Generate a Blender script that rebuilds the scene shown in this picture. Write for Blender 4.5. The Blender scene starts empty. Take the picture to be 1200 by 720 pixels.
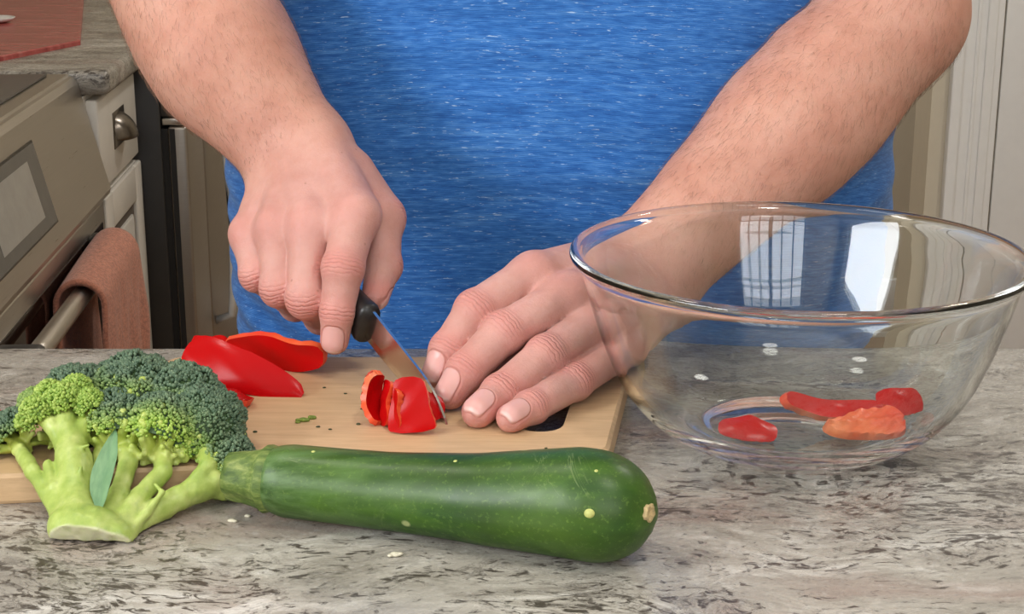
import bpy, bmesh, math, random
import numpy as np
from mathutils import Vector, Matrix, Quaternion

scene = bpy.context.scene
COL = scene.collection
CT = 0.91                        # height of the worktop above the floor
# ------------------------------------------------------------------ camera
PITCH = math.radians(16.0); FPX = 1900.0
CAM = np.array([0.0, 0.0, CT + 0.353])
cam_d = bpy.data.cameras.new('camera'); cam = bpy.data.objects.new('camera', cam_d); COL.objects.link(cam)
cam.location = CAM; cam.rotation_euler = (math.pi/2 - PITCH, 0, 0)
cam_d.sensor_width = 36.0; cam_d.lens = 36.0*FPX/1200.0; cam_d.clip_start = 0.02
scene.camera = cam
# ------------------------------------------------------------------ world, exposure
scene.view_settings.view_transform = 'Standard'; scene.view_settings.look = 'None'
scene.view_settings.exposure = -0.16; scene.view_settings.gamma = 1.0
scene.view_settings.use_curve_mapping = False
w = bpy.data.worlds.new('sky'); scene.world = w; w.use_nodes = True
bgn = w.node_tree.nodes['Background']; bgn.inputs[0].default_value = (0.80, 0.90, 1.0, 1); bgn.inputs[1].default_value = 1.0
scene.cycles.use_denoising = True
scene.cycles.max_bounces = 40; scene.cycles.transmission_bounces = 36; scene.cycles.glossy_bounces = 30
scene.cycles.diffuse_bounces = 4; scene.cycles.caustics_refractive = True; scene.cycles.caustics_reflective = False
scene.cycles.sample_clamp_indirect = 6.0; scene.cycles.blur_glossy = 0.5

def area_light(name, loc, rot, sx, sy, power, color=(1,1,1), spread=math.pi):
    l = bpy.data.lights.new(name, 'AREA'); l.shape = 'RECTANGLE'; l.size = sx; l.size_y = sy
    l.energy = power; l.color = color; l.spread = spread
    o = bpy.data.objects.new(name, l); COL.objects.link(o); o.location = loc; o.rotation_euler = rot
    return o
# the room: y runs away from the camera; one window behind the camera, one in the left wall
WIN = dict(x0=-.38, x1=1.28, z0=1.45, z1=2.32, y=-1.30)
WIN2 = dict(y0=-1.00, y1=.40, z0=1.40, z1=2.05, x=-1.42)
area_light('window_daylight', ((WIN['x0']+WIN['x1'])/2, WIN['y']-0.12, (WIN['z0']+WIN['z1'])/2), (math.radians(90), 0, 0),
           WIN['x1']-WIN['x0'], WIN['z1']-WIN['z0'], 26, (0.95, 0.98, 1.0))
area_light('window_daylight', (WIN2['x']-.12, (WIN2['y0']+WIN2['y1'])/2, (WIN2['z0']+WIN2['z1'])/2), (math.radians(90), 0, math.radians(-90)),
           WIN2['y1']-WIN2['y0'], WIN2['z1']-WIN2['z0'], 52, (0.95, 0.98, 1.0))
LAMPS = [(0.42, 0.10), (-0.75, 1.05), (1.25, 1.9), (0.35, 3.60)]     # ceiling lamps (x, y); the last is added to brighten the back wall
LAMP_POWER = [7, 4, 9, 13]

# ------------------------------------------------------------------ helpers
_f = np.array([0, math.cos(PITCH), -math.sin(PITCH)]); _u = np.array([0, math.sin(PITCH), math.cos(PITCH)])
def ray(px, py): return np.array([1.0, 0, 0])*(px-600)/FPX + _u*(360-py)/FPX + _f
def U(px, py, y):
    """point at distance y from the camera plane y=0 seen at photo pixel (px, py)"""
    d = ray(px, py); return CAM + d*(y/d[1])
def UZ(px, py, z):
    """point at height z above the worktop"""
    d = ray(px, py); return CAM + d*((CT+z-CAM[2])/d[2])
def V(a): return Vector((float(a[0]), float(a[1]), float(a[2])))
def nrm(a): a = np.asarray(a, float); return a/np.linalg.norm(a)

def tag(o, label=None, cat=None, group=None, kind=None):
    if label: o['label'] = label
    if cat: o['category'] = cat
    if group: o['group'] = group
    if kind: o['kind'] = kind
    return o
def empty(name, loc=(0,0,0)):
    o = bpy.data.objects.new(name, None); COL.objects.link(o); o.location = [float(v) for v in loc]
    o.empty_display_size = 0.05
    return o
def place(name, me, m=None, parent=None, smooth=True):
    """links a mesh (world coordinates) as one object; keeps world position under its parent"""
    o = bpy.data.objects.new(name, me); COL.objects.link(o)
    if m is not None:
        for mm in (m if isinstance(m, (list, tuple)) else [m]): me.materials.append(mm)
    if smooth: me.shade_smooth()
    if parent is not None:
        o.parent = parent
        mw = Matrix.Translation(parent.location) if parent.parent is None else Matrix.Identity(4)   # parts hold world coordinates
        o.matrix_parent_inverse = mw.inverted()
    return o
def mesh_np(name, v, faces):
    me = bpy.data.meshes.new(name); v = np.asarray(v, np.float32)
    if isinstance(faces, np.ndarray):
        n, k = faces.shape
        me.vertices.add(len(v)); me.vertices.foreach_set('co', v.ravel())
        me.loops.add(n*k); me.loops.foreach_set('vertex_index', faces.astype(np.int32).ravel())
        me.polygons.add(n); me.polygons.foreach_set('loop_start', np.arange(0, n*k, k, dtype=np.int32))
        me.polygons.foreach_set('loop_total', np.full(n, k, np.int32))
        me.update(calc_edges=True); me.validate()
    else:
        me.from_pydata([tuple(map(float, p)) for p in v], [], [list(map(int, f)) for f in faces]); me.update()
    return me
def set_attr(me, name, vals):
    a = me.attributes.new(name, 'FLOAT', 'POINT'); a.data.foreach_set('value', np.asarray(vals, np.float32))
def bm_mesh(name, bm):
    me = bpy.data.meshes.new(name); bm.normal_update(); bm.to_mesh(me); bm.free(); return me
def box(bm, lo, hi, bevel=0.0, seg=2):
    lo = Vector([float(a) for a in lo]); hi = Vector([float(a) for a in hi])
    r = bmesh.ops.create_cube(bm, size=1.0); vs = r['verts']
    for v in vs: v.co = Vector([(lo[i]+hi[i])/2 + v.co[i]*(hi[i]-lo[i]) for i in range(3)])
    if bevel > 0:
        es = list({e for v in vs for e in v.link_edges})
        bmesh.ops.bevel(bm, geom=es, offset=bevel, segments=seg, affect='EDGES', profile=0.5)
def box_obj(name, lo, hi, m, parent=None, bevel=0.0, seg=2, smooth=None):
    bm = bmesh.new(); box(bm, lo, hi, bevel, seg)
    me = bm_mesh(name, bm); o = place(name, me, m, parent, smooth=False)
    if bevel > 0:
        me.shade_smooth(); me.set_sharp_from_angle(angle=math.radians(50))
    return o
def lathe(prof, n=96, axis_pt=(0,0,0)):
    """prof: list of (r,z); closed when first/last r = 0"""
    vs, fs = [], []; idx = []
    for r, z in prof:
        if r < 1e-7: idx.append([len(vs)]); vs.append((axis_pt[0], axis_pt[1], axis_pt[2]+z))
        else:
            row = []
            for k in range(n):
                a = 2*math.pi*k/n; row.append(len(vs)); vs.append((axis_pt[0]+r*math.cos(a), axis_pt[1]+r*math.sin(a), axis_pt[2]+z))
            idx.append(row)
    for A, B in zip(idx, idx[1:]):
        for k in range(n):
            a0, a1 = (A[0], A[0]) if len(A) == 1 else (A[k], A[(k+1) % n])
            b0, b1 = (B[0], B[0]) if len(B) == 1 else (B[k], B[(k+1) % n])
            f = []
            for q in (a0, a1, b1, b0):
                if q not in f: f.append(q)
            if len(f) > 2: fs.append(f)
    return vs, fs
def tube(pts, radii, n=12, cap=True, flat=(1, 1), up=None):
    """swept tube through pts; returns verts, faces"""
    pts = [np.asarray(p, float) for p in pts]; vs, fs = [], []
    if not hasattr(radii, '__len__'): radii = [radii]*len(pts)
    ref = np.array([0, 0, 1.0]) if up is None else np.asarray(up, float)
    for i, p in enumerate(pts):
        t = nrm(pts[min(i+1, len(pts)-1)] - pts[max(i-1, 0)])
        s = np.cross(ref, t)
        if np.linalg.norm(s) < 1e-3: s = np.cross(np.array([1.0, .1, 0]), t)
        s = nrm(s); b = np.cross(t, s)
        for k in range(n):
            a = 2*math.pi*k/n
            vs.append(p + (s*math.cos(a)*flat[0] + b*math.sin(a)*flat[1])*radii[i])
    for i in range(len(pts)-1):
        for k in range(n):
            fs.append((i*n+k, i*n+(k+1) % n, (i+1)*n+(k+1) % n, (i+1)*n+k))
    if cap:
        fs.append(tuple(range(n-1, -1, -1))); m = (len(pts)-1)*n; fs.append(tuple(range(m, m+n)))
    return vs, fs
def curve_pts(ctrl, n):
    """Catmull-Rom through control rows"""
    c = np.asarray(ctrl, float); c = np.vstack([2*c[0]-c[1], c, 2*c[-1]-c[-2]]); out = []
    m = len(c)-3
    for i in range(n):
        s = i/(n-1)*m; k = min(int(s), m-1); t = s-k
        p0, p1, p2, p3 = c[k:k+4]
        out.append(0.5*((2*p1)+(-p0+p2)*t+(2*p0-5*p1+4*p2-p3)*t*t+(-p0+3*p1-3*p2+p3)*t**3))
    return np.array(out)

# ---- implicit surfaces: round cones, ellipsoids, smooth unions, polygonised with surface nets
def sd_cone(P, a, b, ra, rb):
    a = np.asarray(a, np.float32); b = np.asarray(b, np.float32)
    ba = b-a; l2 = max(float(ba@ba), 1e-9); pa = P-a
    t = np.clip((pa@ba)/l2, 0, 1)
    d = pa - t[:, None]*ba
    return np.sqrt(np.einsum('ij,ij->i', d, d)) - (ra + t*(rb-ra))
def sd_ell(P, c, r, R=None):
    q = P-np.asarray(c, np.float32)
    if R is not None: q = q@np.asarray(R, np.float32)
    r = np.asarray(r, np.float32)
    k0 = np.linalg.norm(q/r, axis=1); k1 = np.linalg.norm(q/(r*r), axis=1)+1e-9
    return np.where(k0 < 0.3, (k0-1)*r.min(), k0*(k0-1)/k1)
def smin(a, b, k):
    h = np.maximum(k-np.abs(a-b), 0)/k
    return np.minimum(a, b) - h*h*k*0.25
def polygonize(sdf, lo, hi, h, project=1, C=8):
    lo = np.asarray(lo, float); hi = np.asarray(hi, float)
    nb = np.ceil((hi-lo)/(h*C)).astype(int)+1; n = nb*C
    bi = np.stack(np.meshgrid(*[np.arange(k) for k in nb], indexing='ij'), -1).reshape(-1, 3)
    ctr = (lo + (bi*C + (C-1)/2)*h).astype(np.float32)
    d = sdf(ctr); act = np.abs(d) < h*C*1.05 + 2*h
    vol = np.empty((nb[0], nb[1], nb[2], C, C, C), np.float32)
    vol.reshape(-1, C**3)[:] = np.where(d < 0, -1.0, 1.0)[:, None]
    loc = np.stack(np.meshgrid(*[np.arange(C)]*3, indexing='ij'), -1).reshape(-1, 3)
    ab = np.where(act)[0]; flat = vol.reshape(-1, C**3)
    for s in range(0, len(ab), 400):
        sel = ab[s:s+400]
        pts = (lo + (bi[sel][:, None, :]*C + loc[None])*h).reshape(-1, 3).astype(np.float32)
        flat[sel] = sdf(pts).reshape(len(sel), -1)
    vol = np.ascontiguousarray(vol.transpose(0, 3, 1, 4, 2, 5)).reshape(n)
    ins = (vol < 0)
    cnt = np.zeros(n-1, np.uint8)
    corners = [(i, j, k) for i in (0, 1) for j in (0, 1) for k in (0, 1)]
    for i, j, k in corners: cnt += ins[i:n[0]-1+i, j:n[1]-1+j, k:n[2]-1+k]
    cells = np.argwhere((cnt > 0) & (cnt < 8)); del cnt
    m = n-1; lin = (cells[:, 0]*m[1]+cells[:, 1])*m[2]+cells[:, 2]
    cv = {c: vol[cells[:, 0]+c[0], cells[:, 1]+c[1], cells[:, 2]+c[2]] for c in corners}
    acc = np.zeros((len(cells), 3)); num = np.zeros(len(cells))
    for c in corners:
        for ax in range(3):
            if c[ax] == 0:
                e = list(c); e[ax] = 1; e = tuple(e); a, b = cv[c], cv[e]
                x = (a < 0) != (b < 0); t = np.where(x, a/np.where(x, a-b, 1), 0)
                p = np.array(c, float)[None].repeat(len(cells), 0); p[:, ax] = t
                acc[x] += p[x]; num[x] += 1
    v = (lo + (cells + acc/num[:, None])*h)
    quads = []
    c0 = cv[(0, 0, 0)] < 0
    for ax in range(3):
        e = [0, 0, 0]; e[ax] = 1; c1 = cv[tuple(e)] < 0
        b_, c_ = (ax+1) % 3, (ax+2) % 3
        ok = (c0 != c1) & (cells[:, b_] > 0) & (cells[:, c_] > 0)
        base = cells[ok]; flip = c0[ok]
        def look(cc):
            l = (cc[:, 0]*m[1]+cc[:, 1])*m[2]+cc[:, 2]; return np.searchsorted(lin, l)
        db = np.zeros(3, int); db[b_] = 1; dc = np.zeros(3, int); dc[c_] = 1
        q = np.stack([look(base), look(base-db), look(base-db-dc), look(base-dc)], 1)
        q[~flip] = q[~flip][:, ::-1]
        quads.append(q)
    quads = np.vstack(quads)
    v = v.astype(np.float32)
    for _ in range(project):
        d = sdf(v); g = np.stack([sdf(v+np.array(o, np.float32)*h*0.5)-d for o in ((1,0,0),(0,1,0),(0,0,1))], 1)/(h*0.5)
        gl = np.maximum((g*g).sum(1), 0.2); v = v - np.clip(d/gl, -h, h)[:, None]*g*0.9
    return v, quads
def vnormals(v, q):
    n = np.zeros_like(v); a = v[q[:, 2]]-v[q[:, 0]]; b = v[q[:, 3]]-v[q[:, 1]]; f = np.cross(a, b)
    for k in range(4): np.add.at(n, q[:, k], f)
    return n/np.maximum(np.linalg.norm(n, axis=1, keepdims=True), 1e-12)
def relax(v, q, it=1, lam=0.5):
    for _ in range(it):
        s = np.zeros_like(v); c = np.zeros(len(v), np.float32)
        for k in range(4):
            np.add.at(s, q[:, k], v[q[:, (k+1) % 4]]); np.add.at(c, q[:, k], 1)
            np.add.at(s, q[:, k], v[q[:, (k+3) % 4]]); np.add.at(c, q[:, k], 1)
        v = v + lam*(s/np.maximum(c, 1)[:, None]-v)
    return v
def vnoise(P, scale, seed=0):
    """cheap smooth value noise for shaping"""
    rs = np.random.RandomState(seed); T = rs.rand(4096).astype(np.float32)*2-1
    p = np.asarray(P)*scale; i = np.floor(p).astype(np.int64); f = p-i; f = f*f*(3-2*f); out = 0
    for dx in (0, 1):
        for dy in (0, 1):
            for dz in (0, 1):
                hsh = ((i[:, 0]+dx)*73856093 ^ (i[:, 1]+dy)*19349663 ^ (i[:, 2]+dz)*83492791) & 4095
                out = out + T[hsh]*(f[:, 0] if dx else 1-f[:, 0])*(f[:, 1] if dy else 1-f[:, 1])*(f[:, 2] if dz else 1-f[:, 2])
    return out

# ---- node materials
class NT:
    def __init__(s, name):
        s.m = bpy.data.materials.new(name); s.m.use_nodes = True; s.t = s.m.node_tree; s.t.nodes.clear()
        s.out = s.t.nodes.new('ShaderNodeOutputMaterial')
    def n(s, typ, props=None, **inp):
        nd = s.t.nodes.new('ShaderNode'+typ)
        for k, v in (props or {}).items(): setattr(nd, k, v)
        for k, v in inp.items():
            k = int(k[1:]) if k[0] == '_' else k.replace('__', ' ')
            s.set(nd, k, v)
        return nd
    def set(s, nd, k, v):
        i = nd.inputs[k]
        if hasattr(v, 'is_output'): s.t.links.new(v, i)
        elif isinstance(v, (tuple, list)) and len(v) == 3 and i.type == 'RGBA': i.default_value = (*v, 1)
        else: i.default_value = v
    def coord(s, scale=(1, 1, 1), rot=(0, 0, 0), loc=(0, 0, 0), kind='Object'):
        tc = s.n('TexCoord'); mp = s.n('Mapping', Vector=tc.outputs[kind], Scale=scale, Rotation=rot, Location=loc); return mp.outputs[0]
    def noise(s, vec, scale, detail=4, rough=.5, dist=0.0):
        return s.n('TexNoise', Vector=vec, Scale=scale, Detail=detail, Roughness=rough, Distortion=dist).outputs['Fac']
    def ramp(s, fac, stops, interp='LINEAR'):
        r = s.n('ValToRGB', Fac=fac); cr = r.color_ramp; cr.interpolation = interp
        while len(cr.elements) < len(stops): cr.elements.new(0.5)
        for e, (p, c) in zip(cr.elements, stops):
            e.position = p; e.color = (*c, 1) if not isinstance(c, (int, float)) else (c, c, c, 1)
        return r.outputs[0]
    def mix(s, fac, a, b, blend='MIX'):
        nd = s.n('Mix', {'data_type': 'RGBA', 'blend_type': blend}); s.set(nd, 0, fac); s.set(nd, 6, a); s.set(nd, 7, b); return nd.outputs[2]
    def math(s, op, a, b=0.0, clamp=False):
        nd = s.n('Math', {'operation': op, 'use_clamp': clamp}); s.set(nd, 0, a); s.set(nd, 1, b); return nd.outputs[0]
    def attr(s, name): return s.n('Attribute', {'attribute_name': name}).outputs['Fac']
    def bump(s, h, strength=.3, dist=.001): return s.n('Bump', Strength=strength, Distance=dist, Height=h).outputs[0]
    def bsdf(s, **k):
        b = s.n('BsdfPrincipled', **k); s.t.links.new(b.outputs[0], s.out.inputs[0]); return b
def simple(name, col, rough=.5, metal=0.0, var=.08, scale=30, bump=0.0, spec=.5, stretch=(1, 1, 1)):
    t = NT(name); c = t.coord(stretch); f = t.noise(c, scale, 5, .6)
    lo = tuple(x*(1-var) for x in col); hi = tuple(min(1, x*(1+var)) for x in col)
    k = dict(Base__Color=t.ramp(f, [(.3, lo), (.7, hi)]), Roughness=rough, Metallic=metal)
    b = t.bsdf(**k); b.inputs['Specular IOR Level'].default_value = spec
    if bump: t.set(b, 'Normal', t.bump(f, bump))
    return t.m
# ------------------------------------------------------------------ materials of the setting
M = {}
def granite(name, dark=1.0, loc=(0, 0, 0)):
    t = NT(name)
    wv = t.noise(t.coord((2.2, 3.0, 3), loc=loc), 1.6, 3, .5)
    tc = t.n('TexCoord').outputs['Object']
    wn = t.n('TexNoise', Vector=tc, Scale=5.0, Detail=3.0).outputs['Color']
    wv3 = t.n('VectorMath', {'operation': 'MULTIPLY_ADD'}); t.set(wv3, 0, wn); t.set(wv3, 1, (.10, .10, .1)); t.set(wv3, 2, tc)
    mp = t.n('Mapping', Vector=wv3.outputs[0], Scale=(1, 2.1, 2.1), Rotation=(0, 0, math.radians(-6)), Location=loc).outputs[0]
    mp2 = t.n('Mapping', Vector=wv3.outputs[0], Scale=(1, 2.6, 2), Rotation=(0, 0, math.radians(8)), Location=(3+loc[0], 1, 0)).outputs[0]
    big = t.noise(mp, 9, 9, .70, .9)
    base = t.ramp(big, [(.28, (.20*dark, .175*dark, .148*dark)), (.42, (.325*dark, .298*dark, .258*dark)), (.54, (.435*dark, .405*dark, .355*dark)), (.66, (.67*dark, .645*dark, .595*dark))])
    rose = t.ramp(t.noise(mp2, 5.0, 5, .6, .5), [(.52, 0), (.68, 1)])
    base = t.mix(t.math('MULTIPLY', rose, .70), base, (.30*dark, .215*dark, .185*dark))
    fl = t.noise(mp, 92, 6, .68, .8)
    area = t.ramp(t.noise(mp2, 7, 4, .6), [(.36, 0), (.60, 1)])
    fl2 = t.math('ADD', fl, t.math('MULTIPLY', area, .10))
    dk = t.ramp(fl2, [(.588, 0), (.665, 1)])
    col = t.mix(t.math('MULTIPLY', dk, .94), base, (.045, .034, .028))
    ve = t.noise(mp2, 13, 8, .7, 1.6)
    vein = t.ramp(t.math('ABSOLUTE', t.math('SUBTRACT', ve, .5)), [(.0, 1), (.030, 0)])
    col = t.mix(t.math('MULTIPLY', t.math('MULTIPLY', vein, area), .75), col, (.09, .075, .065))
    sp = t.ramp(t.noise(tc, 260, 3, .6), [(.58, 0), (.72, 1)])
    col = t.mix(t.math('MULTIPLY', sp, .30), col, (.62, .60, .57))
    t.bsdf(Base__Color=col, Roughness=t.ramp(fl, [(.3, .22), (.7, .34)]), IOR=1.5)
    return t.m
def wood_m(name, c1, c2, scale=1.0, rough=.5, stretch=(1, 12, 12), rot=0.0):
    t = NT(name); c = t.coord(tuple(s*scale for s in stretch), (0, 0, rot))
    g = t.noise(c, 6, 7, .65, 1.2); f = t.noise(c, 40, 4, .6)
    col = t.ramp(g, [(.25, c1), (.5, tuple((a+b)/2 for a, b in zip(c1, c2))), (.75, c2)])
    col = t.mix(.18, col, t.ramp(f, [(.35, tuple(a*.6 for a in c1)), (.65, c2)]))
    st = t.ramp(t.noise(t.coord((1, 1, 1)), 9, 4, .6), [(.45, 0), (.75, .35)])
    col = t.mix(st, col, tuple(a*.78 for a in c1))
    b = t.bsdf(Base__Color=col, Roughness=rough); t.set(b, 'Normal', t.bump(f, .12, .0006))
    return t.m
def brushed(name, col, rough=.32, ax=(1, 1, 60)):
    t = NT(name); f = t.noise(t.coord(ax), 8, 4, .6)
    b = t.bsdf(Base__Color=t.ramp(f, [(.3, tuple(c*.88 for c in col)), (.7, col)]), Metallic=1.0, Roughness=t.ramp(f, [(.3, rough*.85), (.7, rough*1.2)]))
    t.set(b, 'Normal', t.bump(f, .05, .0003)); return t.m
M['granite'] = granite('granite_grey_beige')
M['granite_dim'] = granite('granite_pale', .95, (5, 2, 0))
M['maple'] = wood_m('maple_board', (.50, .315, .165), (.68, .47, .275), rough=.5, rot=math.radians(4))
M['wall'] = simple('beige_wall_paint', (.60, .535, .42), .85, var=.02, scale=40, bump=.05)
M['white_paint'] = simple('white_trim_paint', (.80, .79, .77), .4, var=.02)
M['ceiling'] = simple('ceiling_paint', (.85, .84, .82), .9, var=.02)
M['floor'] = wood_m('oak_floor', (.22, .13, .07), (.38, .24, .13), rough=.35)
M['cab'] = simple('cream_cabinet_paint', (.70, .665, .605), .4, var=.05, scale=14)
M['cab_glaze'] = simple('dark_glaze_in_grooves', (.10, .08, .065), .6)
M['steel'] = brushed('brushed_stainless', (.62, .585, .54))
M['steel_door'] = brushed('brown_grey_steel', (.40, .36, .32), .4)
M['steel_dark'] = brushed('dark_steel', (.10, .095, .09), .35)
M['black_glass'] = simple('black_ceramic_glass', (.075, .072, .07), .30, var=.1)
M['charcoal'] = simple('charcoal_painted_steel', (.035, .032, .03), .45, var=.08)
M['rubber'] = simple('black_rubber', (.012, .011, .011), .6)
M['nickel'] = simple('aged_nickel', (.17, .15, .13), .28, 1.0, var=.25, scale=60)
M['oven_glass'] = simple('brown_black_oven_glass', (.022, .010, .007), .06)
M['display'] = simple('grey_display_glass', (.13, .125, .115), .15)
M['screen'] = simple('pale_display_screen', (.42, .40, .36), .25)

# ------------------------------------------------------------------ room
def struct(o): o['kind'] = 'structure'; return o
X0, X1, Y0, Y1, ZC = -1.42, 2.40, -1.30, 4.20, 2.60
struct(box_obj('floor', (X0-.1, Y0-.1, -.05), (X1+.1, Y1+.1, 0), M['floor']))
struct(box_obj('ceiling', (X0-.1, Y0-.1, ZC), (X1+.1, Y1+.1, ZC+.05), M['ceiling']))
bm = bmesh.new()
box(bm, (X0-.1, Y0-.1, 0), (X0, WIN2['y0'], ZC)); box(bm, (X0-.1, WIN2['y1'], 0), (X0, Y1+.1, ZC))
box(bm, (X0-.1, WIN2['y0'], 0), (X0, WIN2['y1'], WIN2['z0'])); box(bm, (X0-.1, WIN2['y0'], WIN2['z1']), (X0, WIN2['y1'], ZC))
struct(place('wall_left', bm_mesh('wall_left', bm), M['wall'], smooth=False))
struct(box_obj('wall_right', (X1, Y0-.1, 0), (X1+.1, Y1+.1, ZC), M['wall']))
struct(box_obj('wall_back', (X0, Y1, 0), (X1, Y1+.1, ZC), M['wall']))
bm = bmesh.new()
box(bm, (X0, Y0-.1, 0), (WIN['x0'], Y0, ZC)); box(bm, (WIN['x1'], Y0-.1, 0), (X1, Y0, ZC))
box(bm, (WIN['x0'], Y0-.1, 0), (WIN['x1'], Y0, WIN['z0'])); box(bm, (WIN['x0'], Y0-.1, WIN['z1']), (WIN['x1'], Y0, ZC))
struct(place('wall_rear', bm_mesh('wall_rear', bm), M['wall'], smooth=False))
# the wall piece beside the doorway, with its cased white door
YD = 3.20
struct(box_obj('wall_doorway', (.831, YD, 0), (X1, YD+.12, ZC), M['wall']))
dr = empty('door_1', (1.30, YD-.02, 0)); struct(dr)
bm = bmesh.new()
box(bm, (.863, YD-.016, 0), (.958, YD, 2.08), .002)
box(bm, (.863, YD-.024, 0), (.885, YD-.014, 2.08), .004); box(bm, (.925, YD-.021, 0), (.945, YD-.014, 2.08), .003)
box(bm, (.905, YD-.019, 0), (.913, YD-.014, 2.08), .002)
place('casing', bm_mesh('casing', bm), M['white_paint'], dr, smooth=False)
box_obj('casing', (.863, YD-.022, 2.08), (1.86, YD, 2.175), M['white_paint'], dr, .004)
box_obj('casing', (1.765, YD-.022, 0), (1.86, YD, 2.08), M['white_paint'], dr, .004)
leaf = box_obj('door_leaf', (.9625, YD-.012, .01), (1.762, YD-.001, 2.075), M['white_paint'], dr, .002)
for (a, b) in ((.20, .95), (1.1, 1.95)):
    for (c, d) in ((1.07, 1.33), (1.40, 1.66)):
        box_obj('panel', (c, YD-.018, a), (d, YD-.011, b), M['white_paint'], leaf, .005)
lv, lf = tube([(1.70, YD-.012, 1.0), (1.70, YD-.06, 1.0), (1.62, YD-.065, 1.0)], [.012, .010, .009], 12)
place('handle', mesh_np('handle', lv, lf), M['nickel'], dr)
for nm, a, b in (('baseboard_back', (X0, Y1-.015, 0), (X1, Y1, .11)),):
    struct(box_obj(nm, a, b, M['white_paint'], None, .004))
# window in the wall behind the camera
wn = empty('window_1', ((WIN['x0']+WIN['x1'])/2, Y0, WIN['z0'])); struct(wn)
t = .055
for lo, hi in (((WIN['x0']-t, Y0-.07, WIN['z0']-t), (WIN['x0'], Y0+.02, WIN['z1']+t)), ((WIN['x1'], Y0-.07, WIN['z0']-t), (WIN['x1']+t, Y0+.02, WIN['z1']+t)),
               ((WIN['x0'], Y0-.07, WIN['z1']), (WIN['x1'], Y0+.02, WIN['z1']+t)), ((WIN['x0'], Y0-.07, WIN['z0']-t), (WIN['x1'], Y0+.04, WIN['z0']))):
    box_obj('frame', lo, hi, M['white_paint'], wn, .004)
nb = 6
for i in range(1, nb):
    x = WIN['x0'] + (WIN['x1']-WIN['x0'])*i/nb; ww = .045 if i == 3 else .016
    box_obj('mullion', (x-ww, Y0-.05, WIN['z0']), (x+ww, Y0-.01, WIN['z1']), M['white_paint'], wn, .003)
for i in range(1, 3):
    z = WIN['z0'] + (WIN['z1']-WIN['z0'])*i/3
    box_obj('glazing_bar', (WIN['x0'], Y0-.045, z-.012), (WIN['x1'], Y0-.015, z+.012), M['white_paint'], wn, .003)
wn = empty('window_2', (X0, (WIN2['y0']+WIN2['y1'])/2, WIN2['z0'])); struct(wn)
t = .055
for lo, hi in (((X0-.07, WIN2['y0']-t, WIN2['z0']-t), (X0+.02, WIN2['y0'], WIN2['z1']+t)), ((X0-.07, WIN2['y1'], WIN2['z0']-t), (X0+.02, WIN2['y1']+t, WIN2['z1']+t)),
               ((X0-.07, WIN2['y0'], WIN2['z1']), (X0+.02, WIN2['y1'], WIN2['z1']+t)), ((X0-.07, WIN2['y0'], WIN2['z0']-t), (X0+.04, WIN2['y1'], WIN2['z0']))):
    box_obj('frame', lo, hi, M['white_paint'], wn, .004)
# ceiling lamps
def emis(name, col, s):
    t = NT(name); e = t.n('Emission', Color=col, Strength=s); t.t.links.new(e.outputs[0], t.out.inputs[0]); return t.m
M['lamp_glow'] = emis('lamp_glow', (1, .95, .87), 14.0)
places_ = ['above the worktop beside the window', 'above the oven aisle', 'above the cased white door', 'added to brighten the beige back wall']
for (lx, ly), pw, wh in zip(LAMPS, LAMP_POWER, places_):
    L = empty('ceiling_lamp', (lx, ly, ZC)); tag(L, 'round white flush ceiling lamp ' + wh, 'lamp', 'flush ceiling lamps')
    v, f = lathe([(0, 0), (.16, 0), (.165, -.012), (.155, -.05), (.145, -.055), (.14, -.03), (0, -.03)], 40, (lx, ly, ZC))
    place('housing', mesh_np('housing', v, f), M['white_paint'], L)
    v, f = lathe([(0, -.034), (.138, -.034), (.125, -.055), (.07, -.068), (0, -.072)], 40, (lx, ly, ZC))
    place('diffuser', mesh_np('diffuser', v, f), M['lamp_glow'], L)
    al = area_light('lamp_light', (lx, ly, ZC-.085), (0, 0, 0), .26, .26, pw, (1, .95, .88)); al.data.shape = 'DISK'

# ------------------------------------------------------------------ the run along the left wall: range, cabinet, refrigerator
RO = np.array([-.70, 2.59]); RA = math.radians(3.0)
def RL(v, u, z): return (RO[0] + v*math.cos(RA) - u*math.sin(RA), RO[1] + v*math.sin(RA) + u*math.cos(RA), z)
RM = Matrix.Translation((RO[0], RO[1], 0)) @ Matrix.Rotation(RA, 4, 'Z')
def lb(name, lo, hi, m, parent, bevel=0.0, seg=2):
    """box in the run's own frame: v outward, u along the run, z up"""
    bm = bmesh.new(); box(bm, lo, hi, bevel, seg); bmesh.ops.transform(bm, matrix=RM, verts=bm.verts)
    me = bm_mesh(name, bm); o = place(name, me, m, parent, smooth=False)
    if bevel > 0: me.shade_smooth(); me.set_sharp_from_angle(angle=math.radians(50))
    return o
def lprism(name, prof, u0, u1, m, parent):
    n = len(prof); vs = [RL(v, u0, z) for v, z in prof] + [RL(v, u1, z) for v, z in prof]
    fs = [tuple(range(n-1, -1, -1)), tuple(range(n, 2*n))] + [(i, (i+1) % n, n+(i+1) % n, n+i) for i in range(n)]
    me = mesh_np(name, vs, fs); bm = bmesh.new(); bm.from_mesh(me); bmesh.ops.recalc_face_normals(bm, faces=bm.faces); bm.to_mesh(me); bm.free()
    return place(name, me, m, parent, smooth=False)
rg = empty('kitchen_range', RL(-.3, -.38, 0)); tag(rg, 'stainless steel range with slanted touch control panel and black cooktop', 'range')
lb('body', (-.66, -.762, .08), (-.01, -.003, .71), M['steel_dark'], rg)
lb('toe_kick', (-.6, -.75, 0), (-.06, -.02, .08), M['charcoal'], rg)
lprism('cooktop_frame', [(-.66, .71), (-.66, .908), (-.008, .908), (-.004, .90), (-.03, .71)], -.762, -.003, M['steel'], rg)
lb('cooktop', (-.62, -.735, .9085), (-.035, -.030, .912), M['black_glass'], rg, .001)
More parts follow.
